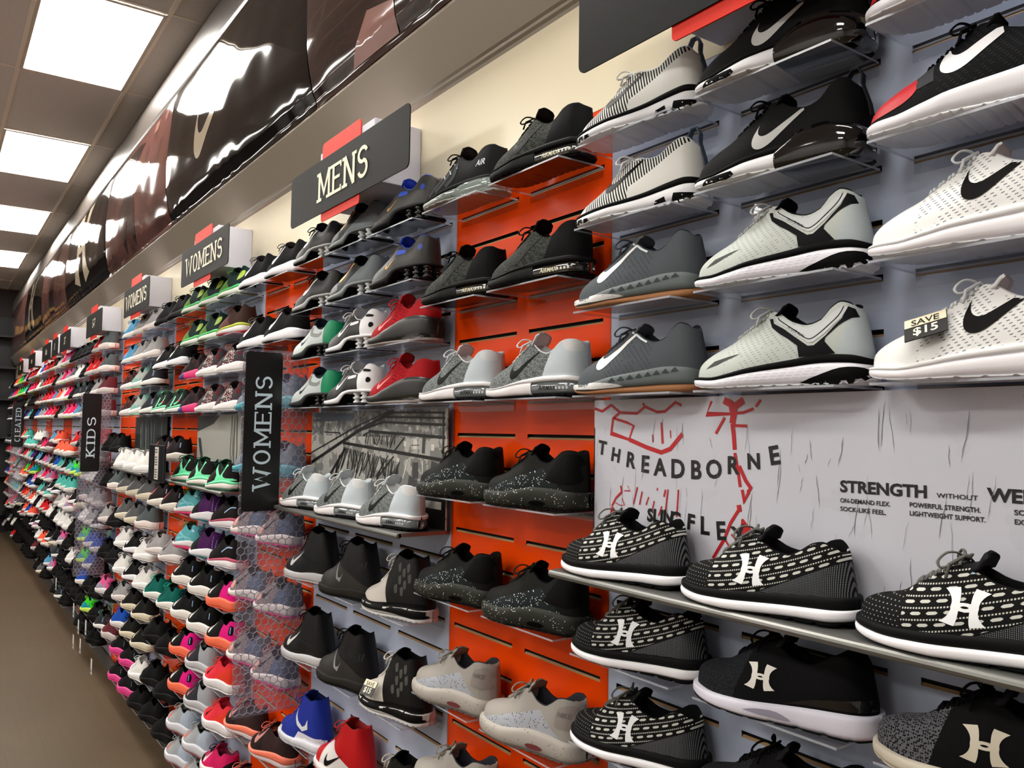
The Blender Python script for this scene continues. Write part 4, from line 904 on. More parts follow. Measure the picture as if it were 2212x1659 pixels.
 'tealg': dict(desc='pale grey shoe with teal sole', up=memo(up_patch, 'tealg_up', (120, 124, 134), (92, 110, 124), None, 30), lin=(84, 60, 100), lace=(170, 160, 130), collar=(96, 70, 110), sole=s_basic((60, 150, 165), (40, 130, 150), None)),
 'bkcor': dict(desc='black shoe with coral tick and white sole', up=memo(up_plain, 'bkcor_up', (28, 20, 22)), lin=K, lace=K, sole=s_basic((224, 216, 204), (210, 200, 190), None, outf=.12), tick=((250, 92, 76), .088, .050, .080, .36, 1.35),
     dec=[('reflective_tab', 'u', 'poly', [(.262, .068), (.267, .068), (.267, .092), (.262, .092)], (150, 180, 220))]),
 'gry': dict(desc='dark grey shoe with cream sole', up=memo(up_mesh, 'gry_up', (92, 92, 94), (60, 60, 64)), lin=(40, 40, 44), lace=(110, 110, 112), collar=(90, 90, 94), sole=s_basic((222, 212, 190), (200, 190, 170), None), tick=((176, 176, 178), .088, .044, .09, .38, 1.1)),
 'gryl': dict(desc='light grey shoe with dark tick', up=memo(up_mesh, 'gryl_up', (158, 156, 156), (120, 120, 122)), lin=(36, 34, 36), lace=(170, 170, 170), collar=(150, 150, 152), sole=s_basic((222, 212, 208), (200, 190, 190), None), tick=((64, 60, 62), .100, .046, .085, .36, 1.1)),
 'gn': dict(desc='deep teal green shoe', up=memo(up_mesh, 'gn_up', (10, 96, 86), (8, 60, 58)), lin=(10, 40, 38), lace=(40, 190, 160), collar=(14, 80, 72), sole=s_basic((226, 222, 216), (210, 206, 200), None), tick=((8, 58, 54), .095, .046, .09, .38, 1.1),
     dec=[('toe_tint', 'u', 'poly', smooth_line([(.008, .026), (.05, .028), (.06, .05), (.03, .048), (.008, .026)], 3)[:-1], (70, 200, 170))]),
 'wht': dict(desc='all white shoe', up=memo(up_mesh, 'wht_up', (228, 226, 222), (205, 205, 204)), lin=(185, 186, 188), lace=(230, 230, 228), collar=(226, 224, 220), sole=s_basic((236, 234, 232), (225, 222, 218), None), tick=((196, 198, 202), .100, .044, .09, .36, 1.0)),
 'bkc': dict(desc='black shoe with cream sole', up=memo(up_mesh, 'bkc_up', (22, 21, 20), (14, 14, 14)), lin=K, lace=K, sole=s_basic((214, 204, 178), (196, 186, 162), None), tick=((214, 206, 172), .080, .040, .085, .40, 1.35)),
 'blue': dict(desc='sky blue shoe', up=memo(up_mesh, 'blue_up', (84, 150, 190), (50, 100, 150)), lin=(24, 40, 60), lace=(70, 130, 170), collar=(70, 130, 170), sole=s_basic((215, 212, 205), (50, 80, 150), None), tick=((190, 205, 215), .095, .044, .08, .34, 1.0)),
 'uab': dict(desc='dark grey shoe with pale emblem', up=memo(up_plain, 'uab_up', (40, 42, 46)), lin=K, lace=(110, 160, 150), sole=s_basic((226, 224, 220), (30, 30, 32), None, outf=.2), arch=((130, 150, 190), .20, .055, .03, .03, 0)),
 'whg': dict(desc='pale grey shoe with mint trim', up=memo(up_patch, 'whg_up', (168, 176, 170), (120, 170, 160), None, 16), lin=(60, 70, 70), lace=(180, 190, 186), collar=(150, 170, 166), sole=s_basic((222, 222, 216), (140, 220, 180), None)),
 'bcor': dict(desc='maroon speckled shoe with white sole', up=memo(up_patch, 'bcor_up', (50, 26, 26), (110, 50, 44), None, 40), lin=K, lace=K, sole=s_basic((230, 224, 222), (210, 204, 200), None)),
 'magb': dict(desc='black shoe with magenta sole', up=memo(up_mesh, 'magb_up', (18, 16, 18), (10, 10, 10)), p='chunk', lin=K, lace=K, sole=s_basic((226, 60, 140), (216, 50, 130), None), tick=((34, 30, 34), .08, .045, .09, .35, 1.2),
     dec=[('reflective_tab', 'u', 'poly', [(.258, .066), (.262, .066), (.262, .094), (.258, .094)], (110, 140, 170))]),
 'redn': dict(desc='bright red shoe', up=memo(up_mesh, 'redn_up', (204, 26, 30), (140, 16, 22)), lin=(30, 18, 20), lace=(204, 30, 34), collar=(190, 24, 30), sole=s_basic((190, 186, 184), (150, 148, 150), None), tick=((236, 214, 210), .10, .044, .08, .34, 1.0)),
 'gyw': dict(desc='slate grey shoe with white sole', up=memo(up_mesh, 'gyw_up', (84, 92, 94), (60, 66, 70)), lin=(50, 54, 58), lace=(100, 106, 110), collar=(90, 96, 98), p='chunk', sole=s_basic((232, 216, 210), (215, 200, 196), None)),
 'mar': dict(desc='maroon shoe with pale sole', up=memo(up_mesh, 'mar_up', (98, 40, 48), (70, 28, 36)), lin=(50, 20, 26), lace=(120, 60, 66), collar=(90, 36, 44), p='chunk', sole=s_basic((196, 186, 182), (180, 170, 168), None)),
 'hotp': dict(desc='hot pink shoe', up=memo(up_mesh, 'hotp_up', (236, 34, 96), (180, 20, 80)), lin=(90, 16, 50), lace=(240, 80, 130), collar=(230, 40, 100), sole=s_basic((226, 220, 218), (170, 220, 60), None), tick=((236, 220, 220), .10, .044, .08, .34, 1.0)),
 'coral': dict(desc='coral orange shoe', up=memo(up_mesh, 'coral_up', (250, 98, 70), (220, 60, 50)), lin=(150, 50, 40), lace=(250, 120, 90), collar=(246, 90, 66), sole=s_basic((232, 224, 218), (220, 210, 206), None)),
 'turq': dict(desc='turquoise shoe', up=memo(up_mesh, 'turq_up', (84, 190, 176), (50, 150, 140)), lin=(30, 80, 76), lace=(110, 210, 196), collar=(80, 184, 170), sole=s_basic((226, 224, 218), (210, 206, 200), None)),
 'lime': dict(desc='lime green shoe', up=memo(up_patch, 'lime_up', (60, 210, 40), (20, 140, 160), None, 14), lin=(20, 50, 30), lace=(160, 236, 60), collar=(30, 120, 110), sole=s_basic((200, 230, 90), (50, 60, 60), None)),
 'royal': dict(desc='royal blue shoe', up=memo(up_mesh, 'royal_up', (26, 76, 168), (16, 40, 110)), lin=(12, 24, 60), lace=(40, 90, 180), collar=(24, 66, 150), sole=s_basic((226, 222, 218), (205, 200, 196), None)),
 'violet': dict(desc='violet shoe', up=memo(up_mesh, 'violet_up', (92, 44, 130), (60, 26, 96)), lin=(40, 18, 60), lace=(130, 70, 160), collar=(84, 40, 120), sole=s_basic((226, 220, 222), (205, 200, 204), None)),
 'pinkp': dict(desc='pale pink shoe', up=memo(up_patch, 'pinkp_up', (226, 90, 150), (150, 140, 160), None, 14), lin=(120, 60, 90), lace=(236, 140, 180), collar=(210, 100, 150), sole=s_basic((226, 220, 220), (205, 200, 200), None)),
}
FAR = ['bk', 'bk', 'wht', 'gryl', 'gry', 'redn', 'coral', 'hotp', 'turq', 'lime', 'royal', 'violet', 'pinkp', 'bw', 'bkc', 'gyw', 'redn', 'hotp', 'blue', 'bw', 'bk', 'wht', 'coral', 'mar', 'uab', 'gryl', 'bw']
# ---------------------------------------------------------------- room shell
XL, XR, YB = -15.62, 3.2, -6.6
ZC = H+2.2
def simple(name, me, label=None, cat=None, kind=None, group=None, parent=None):
    o = link(name, me, parent); return tag(o, label, cat, group, kind)

fl = Pat('vinyl_floor', .42); fl.base(C(80, 67, 51)); fl.mix(fl.noise(1.6, 3), C(98, 84, 64))
pl = (fl.y/.18).floor()*.37; seam = ((fl.x/1.2+pl).fract().lt(.004)).mx((fl.y/.18).fract().lt(.02))
fl.mix(seam*.35, C(60, 50, 40))
nz = fl.nt.nodes.new('ShaderNodeTexNoise'); nz.inputs['Scale'].default_value = 3
mp = fl.nt.nodes.new('ShaderNodeMapping'); mp.inputs['Scale'].default_value = (1, 14, 1); fl.nt.links.new(fl.obj, mp.inputs[0]); fl.nt.links.new(mp.outputs[0], nz.inputs['Vector'])
fl.mix(X(fl.nt, nz.outputs['Fac'])*.6, C(76, 63, 50))
b = MB().box((XL-.2, YB-.1, -.1), (XR+.1, .3, 0)); simple('floor', b.me('floor', fl.done()), kind='structure')
cream = mat('cream_paint', C(238, 226, 196), .25, spec=.5)
b = MB().box((XL-.2, .06, 0), (XR+.1, .3, ZC)); simple('wall_back', b.me('wall_back', cream), kind='structure')
b = MB().box((XL-.2, YB-.1, 0), (XR+.1, YB, ZC)); simple('wall_front', b.me('wall_front', mat('far_paint', C(205, 202, 200), .6)), kind='structure')
b = MB().box((XR, YB, 0), (XR+.1, .06, ZC)); simple('wall_right', b.me('wall_right', mat('side_paint', C(190, 188, 186), .6)), kind='structure')
b = MB().box((XL-.2, YB, 0), (XL, .06, ZC)); simple('wall_left', b.me('wall_left', mat('end_paint', C(52, 40, 40), .6)), kind='structure')

# upper wall above the slotted boards
b = MB().box((XL, 0.0, H+.6815), (XR, .06, H+.937)); simple('wall_upper', b.me('wall_upper', cream), kind='structure')
b = MB().box((XL, .015, .0), (XR, .06, H+.6815)); simple('wall_panel_backing', b.me('wall_panel_backing', mat('backing', C(40, 34, 28), .8)), kind='structure')
# sloping ledge under the banners, with a thin bead
ledge = mat('ledge_vinyl', C(158, 149, 136), .16, spec=.6, bump=(5, .25))
b = MB()
pr = [(0, .937), (-.004, .944), (-.012, .948), (-.012, .956), (-.020, .960), (-.094, 1.078), (-.094, 1.086), (.03, 1.086), (.03, .937)]
def sweep(b, pr, x0, x1, m=0, n=1):
    k = len(pr); vs = []
    for i in range(n+1):
        x = x0+(x1-x0)*i/n
        vs += [(x, y, H+z) for y, z in pr]
    fs = [(i*k+j, i*k+(j+1) % k, (i+1)*k+(j+1) % k, (i+1)*k+j) for i in range(n) for j in range(k)]
    fs += [tuple(range(k)), tuple(reversed(range(n*k, (n+1)*k)))]
    b.add(vs, fs, m)
sweep(b, pr, XL, XR); simple('trim_1', b.me('trim_1', ledge), kind='structure')
# rounded moulding between banners and ceiling
b = MB(); pr = [(0.0, 2.2)]+[(-.013*a-.026*math.sin(a*PI/8), 2.195-.050*a) for a in range(1, 8)]+[(-.104, 1.796), (.06, 1.796), (.06, 2.2)]
sweep(b, pr, XL, XR); simple('trim_2', b.me('trim_2', mat('moulding', C(80, 73, 68), .34), True), kind='structure')

# ceiling: suspended tiles with T bars
GX0 = -4.56; GP = 1.26; YG = [-.17, -.775]
ce = Pat('ceiling_tile', .9); ce.base(C(220, 218, 218)); ce.mix(ce.noise(160, 2).gt(.62)*.35, C(178, 164, 154))
b = MB().box((XL-.2, YB-.1, ZC), (XR+.1, .3, ZC+.1)); simple('ceiling', b.me('ceiling', ce.done()), kind='structure')
b = MB()
ys = [-.17]
while ys[-1]-.605 > YB: ys.append(ys[-1]-.605)
for y in ys: b.box((XL, y-.012, ZC-.006), (XR, y+.012, ZC-.0002))
x = GX0
while x > XL: x -= GP
x += GP
while x < XR: b.box((x-.010, YB, ZC-.005), (x+.010, 0, ZC-.0003)); x += GP
simple('trim_3', b.me('trim_3', mat('t_bar', C(238, 228, 216), .5)), kind='structure')

# ceiling light panels
tb = mat('light_frame', C(205, 196, 184), .5)
lm = mat('light_diffuser', C(255, 250, 240), .4, emit=(1.0, .965, .90, 1), es=LIGHT_POWER)
fm = MB(); fw = .02
def frame(b, x0, x1, y0, y1, z0, z1, w):
    b.box((x0, y0, z0), (x1, y0+w, z1)); b.box((x0, y1-w, z0), (x1, y1, z1)); b.box((x0, y0+w, z0), (x0+w, y1-w, z1)); b.box((x1-w, y0+w, z0), (x1, y1-w, z1))
frame(fm, -.615, .615, -.295, .295, -.012, -.007, fw)
fme = fm.me('frame', tb); dme = MB().box((-.595, -.275, -.010), (.595, .275, -.0075)).me('diffuser', lm)
ordn = ['first', 'second', 'third', 'fourth', 'fifth', 'sixth', 'seventh', 'eighth', 'ninth', 'tenth', 'eleventh', 'twelfth', 'thirteenth', 'fourteenth', 'fifteenth', 'sixteenth', 'seventeenth']
for j, y in enumerate((-.4725, -2.8925, -5.3125)):
    for i in range(7):
        x = GX0-.63-2.52*(i-2)
        if x < XL+.7: continue
        t = empty('ceiling_light', (x, y, ZC))
        if j == 0 and i >= 2: lab = 'square-cornered glowing ceiling light panel, %s in the row along the shoe wall' % ['largest and nearest', 'second', 'third', 'fourth', 'smallest and farthest'][i-2]
        else: lab = 'ceiling light panel outside the photo, number %s of the %s row' % (ordn[i], ordn[j])
        tag(t, lab, 'ceiling light', 'ceiling light panels')
        a = link('frame', fme, t); c = link('diffuser', dme, t)

# ---------------------------------------------------------------- slotted boards
def lam(name, c, r=.22):
    p = Pat(name, r, coat=.25); p.base(C(*c)); p.bump(p.noise(14, 2), .04, .002); return p.done()
WHITE = lam('white_laminate', (188, 198, 220)); ORANGE = lam('orange_laminate', (240, 72, 8))
SLD = mat('slot_dark', C(18, 14, 10), .9); SLT = mat('slot_edge', C(176, 140, 96), .7)
def board(c0, n, m, label, z0=.1):
    xa, xb = colx(c0), colx(c0+n); g = .0008
    xs = [xa+g]
    for i in range(n): xs += [xa+i*M+.024, xa+(i+1)*M-.024]
    xs.append(xb-g)
    zs = [z0]; rows = []
    for r in range(24, -6, -1):
        zt = rowz(r)
        if zt-.012 < z0+.02: continue
        zs += [zt-.0108, zt-.0068, zt]
    zs.append(H+.68)
    b = MB(); k = len(zs)
    for i in range(len(xs)-1):
        for j in range(k-1):
            slot = (i % 2 == 1) and (j % 3 in (1, 2)) and j < k-2+0
            x0, x1, za, zb = xs[i], xs[i+1], zs[j], zs[j+1]
            if not slot: b.add([(x0, 0, za), (x1, 0, za), (x1, 0, zb), (x0, 0, zb)], [(0, 1, 2, 3)], 0)
            elif j % 3 == 1: b.add([(x0, 0, za), (x1, 0, za), (x1, .004, zb), (x0, .004, zb)], [(0, 1, 2, 3)], 2)
            else:
                d = .011
                b.add([(x0, .004, za), (x1, .004, za), (x1, 0, zb), (x0, 0, zb), (x0, d, za), (x1, d, za), (x1, d, zb), (x0, d, zb)],
                      [(4, 5, 6, 7), (0, 1, 5, 4), (3, 7, 6, 2), (0, 4, 7, 3), (1, 2, 6, 5)], 1)
    b.box((xa+g, .0112, z0), (xb-g, .0145, H+.68), 0)
    b.box((xa+g, 0, z0-.001), (xb-g, .0145, z0), 0)
    for xx in (xa+g, xb-g):
        b.add([(xx, 0, z0), (xx, .0145, z0), (xx, .0145, H+.68), (xx, 0, H+.68)], [(0, 1, 2, 3)], 0)
    b.add([(xa+g, 0, H+.68), (xb-g, 0, H+.68), (xb-g, .0145, H+.68), (xa+g, .0145, H+.68)], [(0, 1, 2, 3)], 0)
    o = b.build('slat_wall_board', [m, SLD, SLT]); tag(o, label, 'wall board', 'slotted display boards'); return o
b = MB().box((XL, -.012, 0), (XR, .014, .098)); simple('baseboard_back', b.me('baseboard_back', mat('kick', C(70, 66, 64), .5)), kind='structure')

# bay table: (name, first column, columns, colour)
BAYS = [('in nearest white bay', 0, 3, 'w'), ('in nearest orange strip', -2, 2, 'o'), ('in white bay under MENS sign', -5, 3, 'w'),
        ('in orange strip behind WOMENS banner', -7, 2, 'o'), ('in white bay under larger WOMENS sign', -10, 3, 'w'),
        ('in orange strip behind size chart', -12, 2, 'o'), ('in white bay under smaller WOMENS sign', -15, 3, 'w'),
        ('in orange strip just before KIDS banner', -17, 2, 'o'), ('in white bay behind KIDS banner', -20, 3, 'w')]
c = -20; nn = 1
kk = 0
while c > -44:
    if kk % 2 == 0: c -= 2; BAYS.append(('in %s orange strip past KIDS banner' % ordn[kk//2], c, 2, 'o'))
    else: c -= 3; BAYS.append(('in %s white bay past KIDS banner' % ordn[kk//2], c, 3, 'w'))
    kk += 1
for nm, c0, n, k in BAYS:
    nm2 = nm.replace('in ', '')
    board(c0, n, WHITE if k == 'w' else ORANGE, ('white' if k == 'w' else 'orange')+' slotted display board of the '+nm2.replace('white bay', 'bay').replace('orange strip', 'strip'))
board(3, 2, ORANGE, 'orange slotted display board just outside the photo'); board(5, 3, WHITE, 'white slotted display board beyond the photo edge')
board(8, 2, ORANGE, 'orange slotted display board far beyond the photo edge'); 

# ---------------------------------------------------------------- shelf contents
T3 = lambda a, b_, c_: [a, b_, c_]
MET = 'metal'
ROWS = {
 0: {-4: T3('flyk', 'trn', 'redblk'), -2: T3('flyk', 'trn', 'redblk'), 0: T3('lift', 'f5', 'white'), 2: T3('lift', 'f5', 'white'), 6: T3('ua', 'ua', 'ua'), 8: T3('ua', 'uat', 'uag'), 10: ['ua', 'uat', None]},
 -2: {-4: ['am95', 'amb'], -1: ['amb', 'amb'], 2: ['amw', 'amw'], 4.85: ['spk', 'spk'], 7.85: ['spk', 'spk'], 10.85: ['grs', 'grs'], 13.6: ['grs', None]},
 -5: {-4: T3('shoxk', 'shoxy', 'shoxg'), -2: T3('shoxk', 'shoxy', 'shoxg'), 0: T3('shoxn', 'shoxb', 'redmax'), 2: T3('shoxn', 'shoxb', 'redmax'), 6: T3('amw', 'amw', 'amw'), 9: T3('hb1', 'hb2', 'hb3'), 12.2: T3('hb1', 'hb2', 'hb3'), 15.5: T3('hblue', 'hred', 'hlast'), 18.4: ['hb1', None, None]},
 -7: {-4: ['bw', 'bw'], -1: ['bw', 'bw'], 2: ['tealg', 'tealg'], 5: ['tealg', 'tealg'], 8: ['m1', 'm1'], 11: ['m1', 'm1'], 14: ['m1', 'm1'], 17.3: ['salm', 'salm'], 20.3: ['salm', 'salm']},
 -10: {-4: T3('grn', 'grn', 'grn'), -2: T3('grn', 'grn', 'ylw'), 0: T3('pinkb', 'floral', 'floral'), 2: T3('pinkb', 'floral', 'floral'), 6: T3('mint', 'mint', 'mint'), 8: T3('teal', 'purp', 'bkpk'), 10: T3('teal', 'purp', 'bkpk'),
       12.1: T3('bw2', 'bw2', 'pk'), 14.1: T3('bw2', 'bw2', 'pk'), 16.2: T3('pk', 'gyo', 'rdor'), 18.3: T3('pk', 'gyo', 'rdor'), 20.6: T3('gror', 'gror', 'mag'), 22.4: T3('gror', 'gror', 'salm')},
 -12: {-4: ['bk', 'bk'], -1: ['bw', 'bw'], 2: ['mintE', 'mintE'], 5: ['bkcor', 'bkcor'], 8.1: ['bkcor', 'bkcor'], 11.3: ['gryl', 'gryl'], 14.2: ['gn', 'gn'], 17: ['bk', 'bk'], 19.8: ['bk', 'bk'], 22.2: ['bk', 'bk']},
 -15: {-4: T3('blue', 'gryl', 'gryl'), -2: T3('blue', 'gryl', 'gryl'), 0: T3('bcor', 'whg', 'uab'), 2: T3('bcor', 'whg', 'uab'), 6: T3('wht', 'wht', 'wht'), 8: T3('gry', 'gry', 'gry'), 10: T3('gry', 'gry', 'gyw'), 12.2: T3('wht', 'bw', 'wht'),
       14.2: T3('wht', 'bw', 'wht'), 16.3: T3('gryl', 'bkc', 'bkc'), 18.3: T3('royal', 'bkc', 'bkc'), 20.4: T3('magb', 'magb', 'wht'), 22.4: T3('magb', 'magb', 'bk')},
 -17: {5: ['bk', 'bk'], 8: ['bk', 'gyw'], 11: ['gryl', 'bk'], 14: ['bk', 'bk'], 17: ['pinkp', 'bk'], 20: ['uab', 'mar']},
 -20: {-4: T3('bk', 'redn', 'gyw'), -2: T3('redn', 'redn', 'gyw'), 0: T3('bk', 'gryl', 'mar'), 2: T3('gryl', 'bk', 'mar'), 6: T3('bk', 'wht', 'gryl'), 8: T3('gryl', 'wht', 'bk'), 10: T3('gyw', 'gryl', 'gryl'),
       12: T3('wht', 'gryl', 'uab'), 14: T3('lime', 'royal', 'royal'), 16: T3('lime', 'royal', 'bk'), 18: T3('royal', 'bk', 'bk'), 20: T3('bk', 'lime', 'bk'), 22: T3('bk', 'bk', 'bk')},
}
rnd = random.Random(11)
TOPFAR = {-22: {-4: ['bk', 'bk'], -2: ['wht', 'bk']}, -25: {-4: ['hotp', 'pinkp', 'bk'], -2: ['hotp', 'pinkp', 'gyw'], 0: ['wht', 'hotp', 'bk'], 6: ['coral', 'coral', 'coral']}, -27: {-4: ['bkc', 'wht'], 6: ['royal', 'coral']},
          -30: {-4: ['redn', 'redn', 'redn'], -2: ['redn', 'redn', 'redn'], 0: ['redn', 'redn', 'hotp'], 2: ['gryl', 'hotp', 'hotp']}, -35: {-4: ['redn', 'redn', 'redn'], -2: ['hotp', 'hotp', 'redn'], 2: ['turq', 'bk', 'bk'], 6: ['turq', 'turq', 'turq']},
          -40: {-4: ['lime', 'lime', 'lime'], -2: ['lime', 'lime', 'lime']}}
for nm, c0, n, k in BAYS[9:]:
    R_ = {}
    for r in ((-4, -2, 0, 2, 6, 8, 10, 12, 14, 16, 18, 20, 22) if k == 'w' else (-4, -2, 0, 2, 5, 8, 11, 14, 17, 20)):
        pick = rnd.choice(FAR)
        R_[r] = TOPFAR.get(c0, {}).get(r) or [pick if rnd.random() < .55 else rnd.choice(FAR) for _ in range(n)]
        if r >= 18: R_[r] = [q if rnd.random() < .4 else 'bk' for q in R_[r]]
    ROWS[c0] = R_

ACR = clear_mat('acrylic', (.93, .935, .95, 1), gl=.06)
ACE = clear_mat('acrylic_edge', (.75, .77, .82, 1), gl=.2, rough=.2, op=.45, opcol=(215, 220, 230))
def shelf_mesh():
    b = MB(); w = .1265; t = .0035; d = .121
    b.add([(-w, -d, -t), (w, -d, -t), (w, -.001, -t), (-w, -.001, -t), (-w, -d, 0), (w, -d, 0), (w, -.001, 0), (-w, -.001, 0)], [(0, 3, 2, 1), (4, 5, 6, 7)], 0)
    b.add([(-w, -d, -t), (w, -d, -t), (w, -.001, -t), (-w, -.001, -t), (-w, -d, 0), (w, -d, 0), (w, -.001, 0), (-w, -.001, 0)], [(0, 1, 5, 4), (1, 2, 6, 5), (2, 3, 7, 6), (3, 0, 4, 7)], 1)
    b.box((-w, -.0035, -.022), (w, -.0006, -t-.0001), 0)
    return b.me('acrylic_shelf', [ACR, ACE])
SHM = shelf_mesh()
steel = mat('brushed_steel', C(128, 128, 124), .38, metal=.75, bump=(220, .05))
def metal_shelf(c0, n, r, label):
    b = MB(); xa, xb = colx(c0)+.004, colx(c0+n)-.004; z = rowz(r)-.012
    b.box((xa, -.150, z-.010), (xb, -.0006, z)); b.tube([(xa, -.150, z-.007), (xb, -.150, z-.007)], .007, 12)
    o = b.build('steel_shelf', steel, None, False); tag(o, label, 'shelf', 'full-width steel shelves'); return z

INDIV = 300
AY = math.radians(9)
protos = {}
def copy_tree(o, parent=None):
    c = o.copy(); COL.objects.link(c); c.parent = parent
    for ch in o.children: copy_tree(ch, c)
    return c
def get_shoe(key):
    if key not in protos:
        protos[key] = build_shoe(key); return protos[key]
    return copy_tree(protos[key])
rowword = lambda i, n: 'top row' if i == 0 else ('bottom row' if i == n-1 and i > 5 else ordn[i]+' row down')
colword = {3: ['left', 'middle', 'right'], 2: ['left', 'right']}
count = 0; far_items = []; tagged = {}
for nm, c0, n, k in BAYS:
    R_ = ROWS[c0]; keys = sorted(R_)
    for ri, r in enumerate(keys):
        zs = rowz(r)-.005; steelrow = (r == 6 and k == 'w')
        if steelrow: zs = metal_shelf(c0, n, 6, 'grey steel full-width shelf '+nm)
        for ci, key in enumerate(R_[r]):
            if key is None: continue
            col = c0+ci; xm = colx(col)+M/2
            place_txt = '%s, %s, %s' % (colword[n][ci], rowword(ri, len(keys)), nm)
            sdesc = DES[key]['desc']
            fx = colx(col)+.012; fy = -.098
            if steelrow: fx -= .013; fy -= .014
            if count < INDIV:
                sh = get_shoe(key); count += 1
                sh.location = (fx, fy, zs+.0004); sh.rotation_euler = (0, 0, (math.radians(5) if steelrow else AY)+rnd.uniform(-.025, .025)*(0 if c0 > -3 else 1))
                short = ' '.join(sdesc.split()[:6])
                lab = '%s, %s' % (sdesc, place_txt)
                if len(lab.split()) > 16:
                    lab = '%s, %s %s, %s' % (sdesc, colword[n][ci], rowword(ri, len(keys)).replace(' down', ''), nm.replace('in ', ''))
                if len(lab.split()) > 16:
                    ws = sdesc.split(); over = len(lab.split())-16; cut = ws[:len(ws)-over]
                    while cut and cut[-1] in ('and', 'with', 'black', 'white', 'thin', 'hot'): cut.pop()
                    if 'shoe' not in cut and not any('high' in q or 'mid' in q for q in cut): cut.append('shoe')
                    lab = lab.replace(sdesc, ' '.join(cut))
                tag(sh, lab, 'shoe', 'shoes '+nm)
                tagged[(col, r)] = sh
                if not steelrow:
                    s = simple('acrylic_shelf', SHM, 'clear acrylic shelf, '+place_txt, 'shelf', group='clear acrylic shelves '+nm)
                    s.location = (xm, 0, zs)
            else: far_items.append((key, fx, fy, zs+.0004, xm, steelrow))

# the farthest shoes and shelves, beyond the three hundred nearest
def far_mesh(items):
    cache = {}
    def lowpoly(key):
        if key in cache: return cache[key]
        src = protos.get(key) or build_shoe(key)
        if key not in protos: protos[key] = src; src['_tmp'] = 1
        V = []; F = []; MI = []; 
        for ch in src.children_recursive:
            if ch.name.split('.')[0] not in ('upper', 'lining', 'tongue', 'midsole', 'outsole', 'foxing', 'heel_midsole', 'forefoot_midsole', 'tick_logo', 'air_unit', 'midsole_rim'): continue
            bm = bmesh.new(); bm.from_mesh(ch.data)
            bmesh.ops.remove_doubles(bm, verts=bm.verts, dist=.0085 if ch.name.startswith(('upper', 'lining')) else .007)
            bm.verts.index_update(); o = len(V)
            V += [v.co.copy() for v in bm.verts]; F += [tuple(v.index+o for v in f.verts) for f in bm.faces]
            MI += [ch.data.materials[min(f.material_index, len(ch.data.materials)-1)] for f in bm.faces]; bm.free()
        cache[key] = (V, F, MI); return cache[key]
    mats = []; V = []; F = []; I = []
    c, s = math.cos(AY), math.sin(AY)
    for key, x, y, z, xm, st in items:
        v, f, mi = lowpoly(key); o = len(V)
        V += [(x+p.x*c-p.y*s, y+p.x*s+p.y*c, z+p.z) for p in v]; F += [tuple(i+o for i in q) for q in f]
        for m in mi:
            if m not in mats: mats.append(m)
            I.append(mats.index(m))
    me = mesh('far_shoes', V, F, mats, I, True); return me
if far_items:
    o = simple('distant_shoes', far_mesh(far_items), 'distant rows of mixed bright shoes near the CLEATED banner', 'shoes', 'stuff')
    b = MB()
    for key, x, y, z, xm, st in far_items:
        if not st: b.box((xm-.1265, -.121, z-.004), (xm+.1265, -.001, z-.0005))
    simple('distant_shelves', b.me('distant_shelves', ACR), 'distant clear acrylic shelves under the far rows of shoes', 'shelves', 'stuff')
    for k_, src in list(protos.items()):
        if src.get('_tmp'):
            for ch in list(src.children_recursive): bpy.data.objects.remove(ch)
            bpy.data.objects.remove(src)
# ---------------------------------------------------------------- wall signs above the shelves
def rrect(x0, x1, z0, z1, r, n=5):
    p = []
    for cx, cz, a in ((x1-r, z0+r, -90), (x1-r, z1-r, 0), (x0+r, z1-r, 90), (x0+r, z0+r, 180)):
        p += arc(cx, cz, r, r, a, a+90, n)
    return p
SB = mat('sign_black', C(18, 17, 16), .5, spec=.10); SR = mat('sign_red', C(226, 44, 24), .45, spec=.15); SWH = mat('sign_white', C(214, 214, 226), .5)
LET = mat('sign_letters', C(238, 230, 205), .5)
def flat(shapes, name, fn, m, parent, nv=(0, -1, 0)):
    V = []; F = []
    for i, (v, f) in enumerate(shapes):
        n = len(V); q3 = [fn(a, b_) for a, b_ in v]; V += [(q[0]+nv[0]*i*5e-5, q[1]+nv[1]*i*5e-5, q[2]) for q in q3]; F += [tuple(i+n for i in q) for q in f]
    return link(name, mesh(name, V, F, m), parent)
def wall_sign(xc, word, label, w=.80, y=-.155, hw=None, lt=None, dark=True):
    z0, z1 = H+.672, H+.842
    t = empty('department_sign', (xc, 0, z0)); tag(t, label, 'sign', 'department signs above the shelves')
    def at(o): o.location = (-xc, 0, -z0); return o
    b = MB(); b.prism(rrect(xc-w/2, xc+w/2, z0, z1, .018), lambda u, v, k: (u, y+k, v), .003); at(b.build('sign_plate', SB, t))
    b = MB(); b.prism(rrect(xc-.165, xc+.115, z1-.02, z1+.052, .014), lambda u, v, k: (u, y+.004+k, v), .003); at(b.build('red_top_tab', SR, t))
    b = MB(); b.prism(rrect(xc-.165, xc+.115, z0-.026, z0+.02, .010), lambda u, v, k: (u, y+.004+k, v), .003); at(b.build('red_bottom_tab', SR, t))
    b = MB(); b.box((xc-.19, y+.008, z0+.02), (xc+.20, -.001, z0+.198-.0), 0, .002); at(b.build('mounting_box', SWH, t))
    if word:
        L, tw = letters(word, .13, True); h = lt or .085; sx = hw/tw
        flat([([(xc-hw/2+a*sx, z0+.085-h/2+b_*h) for a, b_ in v], f) for v, f in L], 'lettering', lambda a, b_: (a-xc, y-.0008, b_-z0), LET, t)
    return t
wall_sign(-2.262, 'MENS', 'black MENS sign with red tabs, nearest complete sign above the shelves', .84, hw=.36, lt=.092)
wall_sign(-3.78, 'WOMENS', 'black WOMENS sign with red tabs, the larger of the two', .77, hw=.60, lt=.085)
